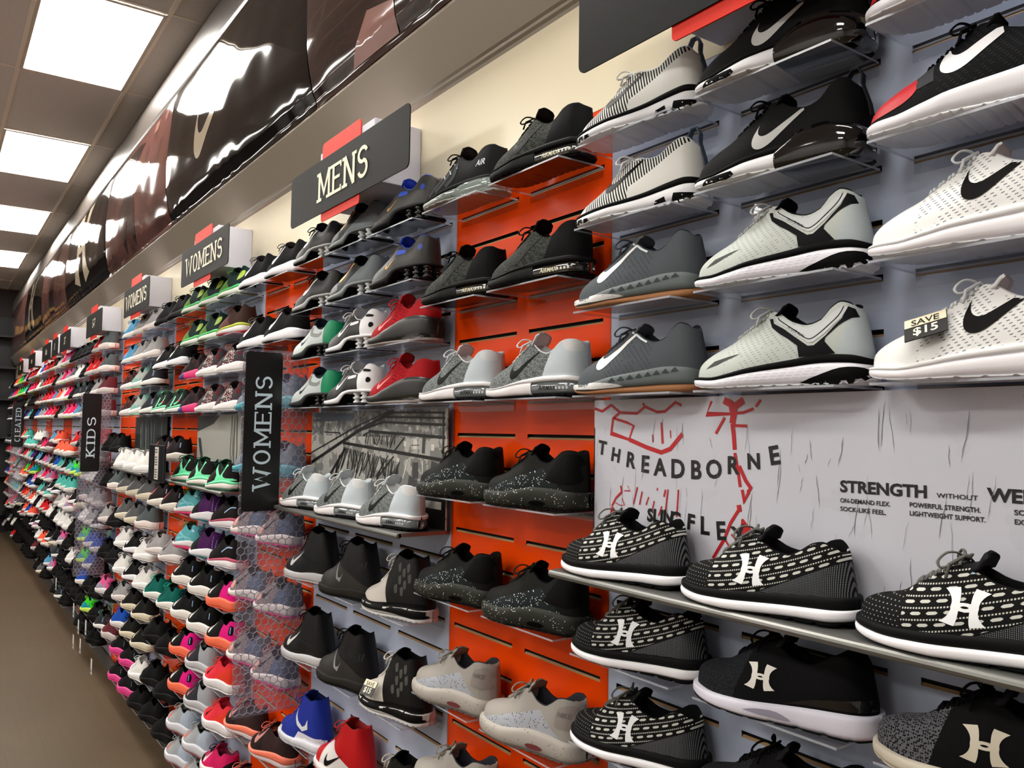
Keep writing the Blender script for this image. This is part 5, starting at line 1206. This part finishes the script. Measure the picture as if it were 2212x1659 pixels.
wall_sign(-5.24, 'WOMENS', 'black WOMENS sign with red tabs, the smaller of the two', .72, hw=.60, lt=.085)
t = wall_sign(-.77, None, 'black sign with red tabs cut off by the photo top edge', .80)
def scribble(t, xc, txt, label_m=LET, size=.06):
    v, f = font_poly(txt, size, .001, 'CENTER', shear=.2)
    flat([(v, f)], 'lettering', lambda a, b_: (a, -.1562, .06+b_), LET, t)
for xc, w, txt, lab in ((-6.76, .70, '5-7', 'black numeral sign with red tabs, next beyond the WOMENS signs'), (-8.35, .70, '2T', 'small very black distant sign with red tabs above the KIDS banner'),
                        (-9.08, .42, 'X', 'small distant sign with a pale centre band'), (-9.78, .74, 'kids', 'distant black sign with pale script between pale boxes'),
                        (-11.25, .74, 'run', 'very distant black sign, second from the aisle end'), (-12.72, .74, 'ball', 'most distant black sign, nearest the aisle end')):
    t = wall_sign(xc, None, lab, w); scribble(t, xc, txt, size=.09)

# ---------------------------------------------------------------- banners under the ceiling
BX = [1.55, -.60, -2.635, -4.665, -6.553, -8.663, -10.70, -12.72, -14.75]
PR = table([(0, -.108), (.25, -.124), (.5, -.135), (.7, -.134), (.87, -.118), (1.0, -.096)])
def banner_pt(x, t, xa, xb):
    u = (x-xa)/(xb-xa); edge = min(u, 1-u)
    y = PR(t)-.018*(1-math.exp(-edge*14))*math.sin(PI*min(max(t, 0), 1))**.7
    y += .0035*math.sin(x*5.1+t*4+xa)*math.sin(PI*t)+.0005*math.sin(x*23+t*6)*math.sin(PI*t)+.0012*math.sin(x*29+math.sin(x*7)*3)*max(0, t-.84)*5
    if t > .93: y += .006*math.sin((t-.93)/.07*PI)
    return (x, y, H+1.796-t*(1.796-1.087))
def banner(i, m, label):
    xb, xa = BX[i]-.003, BX[i+1]+.003
    nx, nt = 150, 60; vs = []; fs = []
    for a in range(nx+1):
        for b_ in range(nt+1): vs.append(banner_pt(xa+(xb-xa)*a/nx, b_/nt, xa, xb))
    k = nt+1
    for a in range(nx):
        for b_ in range(nt): fs.append((a*k+b_, a*k+b_+1, (a+1)*k+b_+1, (a+1)*k+b_))
    n0 = len(vs); vs += [(v[0], v[1]+.0025, v[2]) for v in vs[:n0]]; fs += [tuple(reversed([q+n0 for q in f])) for f in fs[:]]
    t = empty('wall_banner', ((xa+xb)/2, 0, H+1.0)); tag(t, label, 'banner', 'glossy banners below the ceiling')
    o = link('banner_sheet', mesh('banner_sheet', vs, fs, m, None, True), t); o.location = (-(xa+xb)/2, 0, -(H+1.0))
    vb = [Vector(v) for v in vs[:n0]]; bv = BVHTree.FromPolygons(vb, fs[:nx*nt])
    return t, bv, xa, xb
def on_banner(B, name, shapes, m, off=.0012):
    t, bv, xa, xb = B; V = []; F = []
    for v2, f2 in shapes:
        n = len(V); good = []
        for x, z in v2:
            h = bv.ray_cast(Vector((x, -1, z+H)), Vector((0, 1, 0)))
            if h[0] is None: V.append((x, 0, z+H)); good.append(False)
            else: V.append((h[0].x, h[0].y-off, h[0].z)); good.append(True)
        for f in f2:
            if all(good[i] for i in f):
                a, b_, c_ = (Vector(V[i+n]) for i in f[:3]); q = tuple(i+n for i in f)
                F.append(q if (b_-a).cross(c_-a).y < 0 else tuple(reversed(q)))
    if F:
        o = link(name, mesh(name, V, F, m, None, True), t); o.location = (-t.location.x, 0, -t.location.z)
GK = mat('banner_black', C(16, 13, 12), .06, spec=.42)
GT = mat('banner_print', C(186, 172, 150), .12, spec=.5, coat=.4)
def brickp(name, c1, c2, c3, seed):
    p = Pat(name, .08, coat=.15, spec=.4); p.base(C(*c1)); n1 = p.noise(3.1+seed, 3)
    r = ((p.z)/.055); q = (p.x/.16+r.floor()*.5).fract()
    p.mix(((r.fract().lt(.12)).mx(q.lt(.05)))*.5, C(*c3)); p.mix(n1.gt(.55)*.6, C(*c2)); return p.done()
B1 = brickp('banner_brick', (44, 32, 29), (56, 40, 35), (70, 52, 46), 0)
B2 = brickp('banner_court', (96, 62, 56), (58, 38, 36), (80, 50, 46), 1.7)
PK = mat('print_pink', C(150, 108, 100), .1, coat=.5); PD = mat('print_dark', C(34, 24, 23), .1, coat=.5); PM_ = mat('print_tan', C(110, 74, 66), .1, coat=.5)
banner(0, GK, 'black glossy banner beyond the photo edge')
Bn = banner(1, B1, 'glossy banner with dark brick wall print above the MENS sign')
on_banner(Bn, 'printed_frame', [strip([(-2.30, 1.78), (-2.30, 1.42), (-1.75, 1.42), (-1.75, 1.78)], .035)], PK)
on_banner(Bn, 'printed_window', [strip([(-2.18, 1.78), (-2.18, 1.52), (-1.86, 1.52), (-1.86, 1.78)], .012)], PK, .0012)
on_banner(Bn, 'printed_figure', [fill([(-1.62, 1.76), (-1.66, 1.60), (-1.62, 1.30), (-1.72, 1.16), (-1.62, 1.12), (-1.54, 1.28), (-1.52, 1.6), (-1.40, 1.76)], .05), fill([(-1.36, 1.76), (-1.30, 1.60), (-1.26, 1.32), (-1.30, 1.20), (-1.16, 1.18), (-1.16, 1.34), (-1.18, 1.62), (-1.20, 1.76)], .05)], PM_)
on_banner(Bn, 'printed_shoe', [fill([(-1.84, 1.115), (-1.60, 1.108), (-1.60, 1.17), (-1.70, 1.19)], .03), fill([(-2.32, 1.11), (-2.02, 1.108), (-2.00, 1.19), (-2.16, 1.22), (-2.26, 1.16)], .04)], PK, .002)
Bn = banner(2, GK, 'black glossy banner with a single pale tick logo')
on_banner(Bn, 'tick_logo', [fill([(x, z) for x, z in place(TICK, -4.04, 1.265, .60, .74)], .02)], GT)
Bn = banner(3, B2, 'brown glossy banner with a basketball figure print')
on_banner(Bn, 'printed_figure', [fill([(-5.9, 1.76), (-5.75, 1.6), (-5.9, 1.3), (-5.8, 1.12), (-5.65, 1.3), (-5.5, 1.12), (-5.42, 1.35), (-5.55, 1.65), (-5.3, 1.72), (-5.5, 1.76)], .05)], PD)
on_banner(Bn, 'printed_window', [strip([(-4.75, 1.76), (-5.1, 1.5), (-5.3, 1.2)], .04), strip([(-5.0, 1.76), (-5.0, 1.7)], .1), strip([(-6.3, 1.76), (-6.3, 1.2)], .06), strip([(-6.05, 1.4), (-6.0, 1.1)], .12)], PK)
def arch_banner(i, lab):
    Bn = banner(i, GK, lab); xm = (Bn[2]+Bn[3])/2
    on_banner(Bn, 'emblem', [fill(place(q, xm-.36, 1.17, .74, .66), .03) for q in ARCH], GT)
arch_banner(4, 'black glossy banner with a large pale crossed-arch emblem')
Bn = banner(5, B2, 'brown glossy print banner between the two arch emblem banners')
on_banner(Bn, 'printed_figure', [fill([(-9.8, 1.76), (-9.7, 1.5), (-9.9, 1.12), (-9.5, 1.12), (-9.4, 1.6), (-9.2, 1.76)], .06)], PD)
arch_banner(6, 'small distant black banner with crossed-arch emblem')
Bn = banner(7, B2, 'last brown banner beside the end of the aisle')
on_banner(Bn, 'printed_window', [strip([(-13.4, 1.76), (-13.4, 1.15)], .3)], PK)

# ---------------------------------------------------------------- hexagon panels with upright name banners
HEXM = mat('hex_grey', C(150, 148, 156), .45)
HEXF = clear_mat('hex_sheet', (.90, .90, .93, 1), gl=.06, rough=.1, op=.08, opcol=(190, 180, 200))
BL = mat('name_black', C(12, 12, 13), .3); BT = mat('name_letters', C(196, 214, 226), .5)
def hex_panel(x, ylo, yhi, zlo, zhi, label):
    t = empty('hexagon_mesh_panel', (x, 0, zlo)); tag(t, label, 'panel', 'hexagon mesh panels')
    R = .0145; th = .0022; pw = R*math.sqrt(3); ph = R*1.5; b = MB(); seen = set()
    nz = int((zhi-zlo)/ph)+2; ny = int((yhi-ylo)/pw)+2
    for j in range(nz):
        for i in range(ny):
            cy = ylo+pw*(i+.5*(j % 2)); cz = zlo+ph*j
            P = [(cy+R*math.cos(math.radians(60*k+90)), cz+R*math.sin(math.radians(60*k+90))) for k in range(6)]
            for k in range(6):
                a, c_ = P[k], P[(k+1) % 6]; key = (round((a[0]+c_[0])*500), round((a[1]+c_[1])*500))
                if key in seen: continue
                seen.add(key)
                if not all(ylo <= q[0] <= yhi and zlo <= q[1] <= zhi for q in (a, c_)): continue
                dy, dz = c_[0]-a[0], c_[1]-a[1]; l = math.hypot(dy, dz); ny_, nz_ = -dz/l*th/2, dy/l*th/2
                v = []
                for xx in (-.0012, .0012): v += [(xx, a[0]+ny_, a[1]+nz_-zlo), (xx, c_[0]+ny_, c_[1]+nz_-zlo), (xx, c_[0]-ny_, c_[1]-nz_-zlo), (xx, a[0]-ny_, a[1]-nz_-zlo)]
                b.add(v, [(3, 2, 1, 0), (4, 5, 6, 7), (0, 1, 5, 4), (2, 3, 7, 6)])
    b.build('hexagon_lattice', HEXM, t)
    b = MB().box((-.0005, ylo, 0), (.0005, yhi, zhi-zlo)); b.build('clear_sheet', HEXF, t)
    return t
def name_banner(x, word, label, h=.565, z0=-.290, y0=-.233, y1=-.100, lh=.30, lc=.0):
    z = H+z0; t = empty('name_banner', (x, 0, z)); tag(t, label, 'banner', 'upright name banners')
    b = MB(); b.prism(rrect(y0, y1, 0, h, .012), lambda u, v, k: (k, u, v), .003); b.build('banner_board', BL, t)
    L, tw = letters(word, .12, True, gap=.20); hw = (y1-y0)*.46; s = lh/tw; yb = (y0+y1)/2+hw/2
    flat([([(a*s, b_*hw) for a, b_ in v], f) for v, f in L], 'lettering', lambda a, b_: (.0038, yb-b_, (h-lh)/2+lc+a), BT, t, (1, 0, 0))
hex_panel(-2.765, -.272, -.045, H-.95, H+.268, 'tall hexagon mesh panel beneath the nearest WOMENS banner')
name_banner(-2.759, 'WOMENS', 'upright black WOMENS banner standing out from the wall', h=.535, z0=-.276, y0=-.266, y1=-.140, lh=.38, lc=-.005)
hex_panel(-6.425, -.262, -.066, H-1.04, H+.232, 'hexagon mesh panel behind the upright KIDS banner')
name_banner(-6.419, 'KIDS', 'upright black KIDS banner on the middle mesh panel', h=.545, z0=-.318, y0=-.250, y1=-.130, lh=.275, lc=-.03)
hex_panel(-12.518, -.235, -.05, H-1.0, H+.29, 'farthest hexagon mesh panel under the CLEATED banner')
name_banner(-12.512, 'CLEATED', 'upright black CLEATED banner, farthest along the wall', z0=-.285, h=.575, lh=.44)

# ---------------------------------------------------------------- pictures above the steel shelves
pp = Pat('creased_paper', .35); pp.base(C(220, 221, 232)); 
mp = pp.nt.nodes.new('ShaderNodeMapping'); mp.inputs['Scale'].default_value = (26, 1, 3.2); mp.inputs['Rotation'].default_value = (0, .12, 0); pp.nt.links.new(pp.obj, mp.inputs[0])
nz = pp.nt.nodes.new('ShaderNodeTexNoise'); nz.inputs['Scale'].default_value = 2.2; nz.inputs['Detail'].default_value = 1; pp.nt.links.new(mp.outputs[0], nz.inputs['Vector'])
pp.mix(pp.noise(11, 4).gt(.60)*.12, C(190, 190, 200)); PAPER = pp.done()
INK = mat('ink_black', C(18, 18, 17), .4); REDI = mat('ink_red', C(196, 24, 34), .4)
def picture(x0, x1, z0, z1, y, m, name, label, t=.004):
    r = empty(name, ((x0+x1)/2, y, H+z0)); tag(r, label, 'poster', 'pictures above the steel shelves')
    o = MB().box((x0, y, H+z0), (x1, y+t, H+z1)).build('picture_board', m, r); o.location = (-(x0+x1)/2, -y, -(H+z0))
    return (r, (x0+x1)/2, H+z0, y)
def on_pic(P, name, shapes, m, off=.0006):
    r, xc, zb, y = P
    V = []; F = []
    for i, (v, f) in enumerate(shapes):
        n = len(V); V += [(a-xc, -off-i*1.2e-5, b_+H-zb) for a, b_ in v]; F += [tuple(i+n for i in q) for q in f]
    return link(name, mesh(name, V, F, m), r)
P = picture(-1.245, -.337, -.248, .066, -.042, PAPER, 'paper_poster', 'white creased poster with red sketches and THREADBORNE lettering')
RED = [(.0053,[(-1.244,.050),(-1.222,.044),(-1.196,.056),(-1.170,.041),(-1.124,.039),(-1.105,.050),(-1.108,.058)]),(.0049,[(-1.105,.052),(-1.072,.041),(-1.052,.042),(-1.027,.058),(-1.013,.052)]),
(.0053,[(-1.173,.040),(-1.190,.030),(-1.195,.001),(-1.145,-.010),(-1.133,.016),(-1.151,.022),(-1.187,.030)]),(.0082,[(-1.145,-.010),(-1.097,-.024),(-1.061,-.032),(-1.039,-.025),(-1.010,.002)]),(.0037,[(-1.083,0),(-1.082,-.014)]),
(.0053,[(-1.061,.022),(-1.058,-.016)]),(.0025,[(-1.039,.008),(-1.038,-.006)]),(.0049,[(-.944,.058),(-.955,.036),(-.906,.036),(-.877,.038),(-.857,.044)]),(.0123,[(-.918,.059),(-.902,.052),(-.899,.037)]),(.0123,[(-.877,.058),(-.895,.048),(-.900,.020)]),
(.0045,[(-.843,.058),(-.853,.047)]),(.0053,[(-.916,.030),(-.935,.003)]),(.0049,[(-.900,.017),(-.870,.016)]),(.0082,[(-.900,.020),(-.897,0),(-.895,-.023)]),(.0061,[(-.895,-.028),(-.891,-.046),(-.887,-.065),(-.884,-.083)]),
(.0070,[(-.886,-.049),(-.873,-.072),(-.863,-.083),(-.869,-.091)]),(.0061,[(-.880,-.087),(-.876,-.105),(-.867,-.090)]),(.0090,[(-.887,-.112),(-.885,-.123)]),(.0057,[(-.887,-.120),(-.904,-.143),(-.916,-.169),(-.941,-.205)]),
(.0033,[(-.916,-.171),(-.900,-.188)]),([.004,.022,.020],[(-.880,-.134),(-.873,-.151),(-.868,-.175)]),(.0037,[(-.902,-.161),(-.883,-.176)]),(.0041,[(-1.167,-.098),(-1.164,-.110),(-1.180,-.122),(-1.191,-.138)]),(.0082,[(-1.188,-.140),(-1.196,-.162),(-1.216,-.175)]),
(.0016,[(-1.148,-.097),(-1.141,-.106),(-1.158,-.107)]),(.0016,[(-1.163,-.121),(-1.156,-.134),(-1.168,-.135),(-1.182,-.131)]),(.0033,[(-1.122,-.098),(-1.132,-.130)]),(.0033,[(-1.109,-.105),(-1.116,-.130)]),(.0029,[(-1.092,-.114),(-1.099,-.129)]),
(.0029,[(-1.078,-.120),(-1.083,-.137)]),(.0029,[(-1.059,-.128),(-1.067,-.146)]),(.0037,[(-1.050,-.098),(-1.054,-.111)]),(.0033,[(-1.044,-.097),(-1.051,-.143)]),(.0033,[(-1.019,-.096),(-1.023,-.144)]),(.0025,[(-1.070,-.096),(-1.071,-.101)])]
on_pic(P, 'red_sketch', [strip(p, w) for w, p in RED], REDI)
LT = [('T',-1.220,-.027,.026,-8),('H',-1.181,-.040,.025,-10),('R',-1.140,-.048,.028,-8),('E',-1.102,-.054,.030,-3),('A',-1.064,-.058,.030,0),('D',-1.021,-.059,.032,0),('B',-.979,-.059,.031,0),('O',-.939,-.056,.030,0),('R',-.899,-.048,.028,0),('N',-.857,-.040,.024,3),('E',-.818,-.029,.028,10),
      ('S',-1.088,-.146,.022,-5),('L',-1.073,-.146,.022,-5),('I',-1.059,-.145,.021,-5),('N',-1.043,-.146,.023,-3),('G',-1.026,-.148,.026,-3),('F',-.990,-.149,.026,-5),('L',-.959,-.152,.029,0),('E',-.924,-.157,.029,5),('X',-.886,-.159,.028,15)]
sh = []
for ch, cx, cz, h, ang in LT:
    v, f = font_poly(ch, h/.70, .0013, 'CENTER'); a = math.radians(ang)
    v = [(x_, (y_-h/2)) for x_, y_ in v]
    sh.append(([(cx+x_*math.cos(a)-y_*math.sin(a), cz+x_*math.sin(a)+y_*math.cos(a)) for x_, y_ in v], f))
on_pic(P, 'headline_lettering', sh, INK, .0010)
def line_txt(txt, x, z, cap, width=None, bold=.0003):
    v, f = font_poly(txt, cap/.70, bold); w = max(q[0] for q in v)
    s = (width/w) if width else 1
    return ([(x+a*s, z+b_) for a, b_ in v], f)
on_pic(P, 'caption_lettering', [line_txt('STRENGTH', -.704, -.078, .016, .127, .0008), line_txt('WITHOUT', -.564, -.0765, .006, .052, .0001), line_txt('WEIGHT', -.500, -.076, .016, .10, .0008),
    line_txt('ON-DEMAND FLEX.', -.704, -.0935, .0062, .076, .0002), line_txt('SOCK-LIKE FEEL.', -.704, -.1055, .0062, .070, .0002), line_txt('POWERFUL STRENGTH.', -.601, -.0915, .0062, .092, .0002), line_txt('LIGHTWEIGHT SUPPORT.', -.601, -.1030, .0062, .098, .0002),
    line_txt('SOFT FEEL.', -.470, -.0905, .0062, .05, .0002), line_txt('EXTRA COMFORT.', -.470, -.102, .0062, .075, .0002)], INK, .0010)
rk = random.Random(3); CR = []
for i in range(95):
    x_ = rk.uniform(-1.235, -.345); z_ = rk.uniform(-.22, .06); l_ = rk.uniform(.012, .07); dx = rk.uniform(-.012, .006)
    q = [(x_+dx*t_+rk.uniform(-.0012, .0012), max(z_-l_*t_, -.245)) for t_ in (0, .25, .5, .75, 1)]
    wm = rk.uniform(.0004, .0013); CR.append(strip(q, [wm*.2, wm, wm*.8, wm, wm*.1]))
on_pic(P, 'paper_crease_pattern', CR, mat('crease_grey', C(128, 130, 140), .5), .0004)
on_pic(P, 'black_edge', [([(-1.2448, -.248), (-1.2425, -.248), (-1.2425, .012), (-1.2448, .012)], [(0, 1, 2, 3)])], INK, .0008)

ph = Pat('photo_ground', .3); ph.base(C(188, 187, 182)); ph.mix(ph.noise(26, 4).gt(.52)*.6, C(84, 86, 86)); ph.mix(ph.z.gt(H-.02-0)*ph.noise(40, 2).gt(.45)*.5, C(60, 68, 76)); PHB = ph.done()
G = [INK, mat('road_grey', C(70, 70, 72), .35), mat('photo_white', C(226, 224, 216), .35), mat('photo_mid', C(92, 102, 116), .35)]
P = picture(-2.778, -1.850, -.256, .060, -.020, PHB, 'city_photo', 'black and white photo of traffic under bridge girders, behind three grey shoes')
BR = [(.0165,1,[(-1.973,-.017),(-1.976,-.061)]),(.0193,1,[(-2.120,-.111),(-2.174,-.139)]),(.0331,1,[(-2.020,-.087),(-2.018,-.131)]),(.0358,1,[(-1.912,-.082),(-1.920,-.125)]),(.06,1,[(-1.93,-.13),(-1.90,-.25)]),(.05,1,[(-2.03,-.13),(-2.06,-.25)]),
(.0165,3,[(-2.769,.050),(-2.426,.045)]),(.0110,3,[(-2.767,.032),(-2.432,.036)]),(.0055,2,[(-2.062,-.081),(-2.091,-.135)]),(.0055,2,[(-1.978,-.080),(-1.977,-.153)]),(.0220,2,[(-2.021,-.023),(-2.022,-.050)]),(.0138,2,[(-2.080,-.029),(-2.082,-.044)]),
(.0165,2,[(-2.121,-.078),(-2.123,-.096)]),(.0165,2,[(-1.924,-.035),(-1.923,-.052)]),(.0110,2,[(-2.009,.012),(-2.009,.002)]),(.0099,2,[(-2.056,.012),(-2.055,.004)]),
(.0094,0,[(-2.507,-.042),(-1.857,-.076)]),(.0083,0,[(-2.319,-.003),(-1.859,-.016)]),(.0072,0,[(-2.358,.003),(-2.223,.025),(-1.860,.017)]),(.0061,0,[(-2.213,.040),(-1.861,.035)]),(.0055,0,[(-2.156,.053),(-1.862,.049)]),
(.0110,0,[(-2.772,-.115),(-2.396,-.003),(-2.156,.056)]),(.0044,0,[(-2.775,-.081),(-2.398,.014),(-2.185,.056)]),(.0083,0,[(-1.871,.050),(-1.863,-.253)]),(.0138,0,[(-2.529,-.083),(-2.567,-.160)]),(.0110,0,[(-2.488,-.059),(-2.626,-.164)]),
(.0055,0,[(-2.357,-.017),(-2.307,-.003)]),(.0039,0,[(-2.447,-.058),(-2.437,-.103)]),(.0033,0,[(-2.413,-.062),(-2.390,-.112)]),(.0033,0,[(-2.354,-.066),(-2.363,-.122)]),(.0039,0,[(-2.322,-.065),(-2.286,-.145)]),(.0033,0,[(-2.272,-.069),(-2.323,-.147)]),
(.0039,0,[(-2.236,-.074),(-2.215,-.128)]),(.0039,0,[(-2.183,-.072),(-2.262,-.139)]),(.0039,0,[(-2.331,-.011),(-2.342,-.039)]),(.0033,0,[(-2.294,-.013),(-2.268,-.043)]),(.0033,0,[(-2.239,-.015),(-2.261,-.045)]),(.0033,0,[(-2.198,-.015),(-2.190,-.049)]),
(.0039,0,[(-2.152,-.017),(-2.173,-.051)]),(.0039,0,[(-2.086,-.019),(-2.150,-.061)]),(.0044,0,[(-2.149,-.074),(-2.256,-.144)]),(.0022,0,[(-2.043,-.040),(-1.997,-.039)]),(.0033,0,[(-2.668,-.008),(-2.534,-.010)]),(.0165,3,[(-2.380,.042),(-2.384,.008)])]
rb = random.Random(9)
for i in range(34):
    x_ = -2.50+i*.0115*1.02; zt_ = -.055-(i*.0115)*.09; BR.append((rb.uniform(.002, .0045), 0, [(x_, zt_), (x_+rb.uniform(-.05, .02), zt_-rb.uniform(.05, .09))]))
for i in range(20):
    x_ = -2.32+i*.0095; BR.append((rb.uniform(.0015, .003), 0, [(x_, -.008), (x_+rb.uniform(-.02, .012), -.042)]))
for gi, nm in ((1, 'road'), (3, 'far_city'), (2, 'cars'), (0, 'girders')):
    S_ = []
    off = {1: .0005, 3: .0006, 2: .0008, 0: .0011}[gi]
    on_pic(P, 'printed_'+nm, [strip(p, w) for w, g, p in BR if g == gi], G[gi], off)
on_pic(P, 'printed_base', [([(-2.0, -.256), (-1.852, -.256), (-1.852, -.17), (-2.0, -.14)], [(0, 1, 2, 3)])], INK, .0007)
on_pic(P, 'caption_strip', [([(-1.975, -.205), (-1.872, -.205), (-1.872, -.185), (-1.975, -.185)], [(0, 1, 2, 3)])], G[2], .0015)
P = picture(-4.285, -3.40, -.250, .060, -.020, mat('grey_photo', C(188, 188, 180), .3), 'city_photo', 'pale grey photo of bare trees, behind three mint and black shoes')
rr = random.Random(5)
on_pic(P, 'printed_trunks', [strip([(x_, .058), (x_+rr.uniform(-.02, .02), -.1), (x_+rr.uniform(-.03, .03), -.246)], rr.uniform(.003, .011)) for x_ in [rr.uniform(-3.72, -3.41) for _ in range(22)]], mat('trunk_grey', C(92, 96, 92), .4))
on_pic(P, 'printed_shade', [([(-4.284, -.02), (-4.0, .02), (-3.90, .059), (-4.284, .059)], [(0, 1, 2, 3)]), ([(-4.27, -.05), (-4.22, -.05), (-4.12, -.24), (-4.16, -.24)], [(0, 1, 2, 3)])], mat('shade_grey', C(66, 70, 70), .4))
P = picture(-5.80, -4.94, -.250, .060, -.020, mat('dark_photo', C(44, 50, 52), .3), 'city_photo', 'dark photo with pale streaks, behind three white shoes')
on_pic(P, 'printed_streaks', [strip([(x_, .058), (x_+rr.uniform(-.04, .04), -.06), (x_+rr.uniform(-.02, .08), -.2)], rr.uniform(.004, .016)) for x_ in [rr.uniform(-5.7, -5.05) for _ in range(15)]], mat('streak_grey', C(104, 112, 110), .4))
# red picture beyond the KIDS panel
P = picture(-7.30, -6.75, -.60, -.02, -.0045, mat('red_photo', C(176, 40, 46), .35), 'red_poster', 'red poster seen through the mesh beside the KIDS banner')
on_pic(P, 'printed_block', [([(-7.1, -.2), (-6.9, -.2), (-6.9, -.1), (-7.1, -.1)], [(0, 1, 2, 3)])], mat('pale_block', C(205, 120, 120), .4))

# size chart
t = empty('size_chart', (-4.285, -.205, H-.265)); tag(t, 'slim black size chart holder with white strip, in front of orange strip', 'sign')
MB().box((-.16, -.006, 0), (.16, .006, .178), 0, .003).build('chart_holder', mat('chart_black', C(16, 18, 26), .25), t)
MB().box((-.02, -.0075, .012), (.052, -.0062, .168)).build('paper_strip', mat('chart_paper', C(214, 208, 196), .6), t)
V = []
b = MB()
for i in range(12):
    if i in (4, 9): continue
    b.box((-.012, -.0082, .02+i*.012), (.035, -.0076, .026+i*.012))
b.build('chart_lines', mat('chart_ink', C(60, 60, 64), .6), t)
MB().box((-.10, .006, .002), (-.04, .203, .007)).build('bracket', steel, t)

# price cards reading SAVE $15
def save_card(loc, rz, rx, label):
    t = empty('price_card', loc); t.rotation_euler = (rx, 0, rz); t.scale = (1.2, 1.2, 1.2); tag(t, label, 'price card', 'SAVE price cards')
    MB().box((-.021, -.0006, -.017), (.021, .0006, .017)).build('card', mat('card_black', C(20, 19, 17), .4), t)
    MB().box((-.0205, -.0011, .003), (.0205, -.0007, .0165)).build('card_header', mat('card_cream', C(226, 216, 186), .4), t)
    v, f = font_poly('SAVE', .0125, .0002, 'CENTER'); flat([(v, f)], 'save_lettering', lambda a, b_: (a, -.0014, .0045+b_), INK, t)
    v, f = font_poly('$15', .0165, .0003, 'CENTER'); flat([(v, f)], 'amount_lettering', lambda a, b_: (a, -.0010, -.011+b_), LET, t)
    return t
s_ = tagged[(2, 2)]; save_card((-.530, -.128, s_.location.z+.066), AY, -.75, 'SAVE $15 card on the toe of the white shoe, lower right')
tg = [o for o in bpy.data.objects if o.name.startswith('price_card')]
tg[-1].rotation_euler = (-.75, -.25, AY+.1)
s_ = tagged[(-3, 12.2)]; save_card((s_.location.x+.118, -.139, s_.location.z+.068), .2, -.6, 'SAVE $15 card on the toe of the white and black high-top')

# small white price tags hanging near the floor
for i, (x, z, y) in enumerate(((-8.05, -1.35, -.17), (-7.0, -1.38, -.17), (-6.88, -1.48, -.15), (-6.95, -1.60, -.17), (-6.55, -1.42, -.15), (-6.62, -1.56, -.17), (-6.25, -1.62, -.15))):
    b = MB().box((x-.028, y, H+z-.05), (x+.028, y+.0012, H+z+.05)); o = b.build('price_tag', mat('tag_paper', C(205, 205, 205), .6))
    tag(o, 'white hanging price tag near the floor, %s from the aisle end' % ordn[i if i < 17 else 16], 'price tag', 'white price tags near the floor')
    MB().box((x-.016, y-.0006, H+z-.038), (x+.012, y-.0002, H+z-.018)).build('barcode', mat('tag_ink', C(70, 70, 74), .6), o)

# ---------------------------------------------------------------- end of the aisle
def gond(x, y0, y1, label):
    t = empty('end_shelving', (x, (y0+y1)/2, 0)); tag(t, label, 'shelving')
    yc = (y0+y1)/2
    dk = mat('dark_fixture', C(24, 22, 24), .5)
    MB().box((-.04, y0-yc, 0), (0, y1-yc, 3.45)).build('back_panel', dk, t)
    for z in (.3, .9, 1.5, 2.1, 2.6, 3.1): MB().box((0, y0-yc, z), (.34, y1-yc, z+.03)).build('shelf_board', dk, t)
gond(XL+.045, -3.4, -.02, 'dark shelving unit across the far end of the aisle')
bc = mat('carton', C(196, 150, 84), .6); k_ = 0
bx = {}
for z, ys_ in ((3.131, (-.42, -.72, -1.03, -1.35)), (2.631, (-.40, -.72, -1.05))):
    for y in ys_:
        o = MB().box((-.15, -.13, 0), (.15, .13, .15), 0, .003).build('cardboard_box', bc); o.location = (XL+.20, y, z)
        tag(o, 'tan cardboard box on the %s shelf at the aisle end, %s from the shoe wall' % ('topmost' if z > 3 else 'second', ordn[k_ % 4]), 'box', 'cardboard boxes at the aisle end'); k_ += 1
    k_ = 0
cc = [(30, 34, 60), (160, 26, 30), (24, 24, 26), (20, 60, 120), (170, 170, 60), (190, 190, 186)]
for z, nm_ in ((2.131, 'third'), (1.531, 'fourth'), (.931, 'fifth')):
    for i in range(6):
        y = -.28-.30*i; cl = cc[(i+int(z*7)) % 6]
        b = MB(); k = 12; vs = []; fs = []
        for j, (r_, zz) in enumerate(((.085, 0), (.09, .03), (.082, .07), (.055, .105), (.0, .118))):
            for q in range(k): vs.append((r_*math.cos(2*PI*q/k), r_*.8*math.sin(2*PI*q/k), zz))
        for j in range(4):
            for q in range(k): fs.append((j*k+q, j*k+(q+1) % k, (j+1)*k+(q+1) % k, (j+1)*k+q))
        b.add(vs, fs); t = b.build('baseball_cap', pm(cl, .8), None, True)
        v = [(.07, -.06, .004), (.15, -.045, 0), (.17, 0, .006), (.15, .045, 0), (.07, .06, .004)]; v += [(a, b_, c_+.005) for a, b_, c_ in v]
        link('brim', mesh('brim', v, [(4, 3, 2, 1, 0), (5, 6, 7, 8, 9), (0, 1, 6, 5), (1, 2, 7, 6), (2, 3, 8, 7), (3, 4, 9, 8)], pm(cl, .8)), t)
        t.location = (XL+.17, y, z); tag(t, 'cap on the %s shelf at the aisle end, %s from the shoe wall' % (nm_, ordn[i]), 'cap', 'caps at the aisle end')
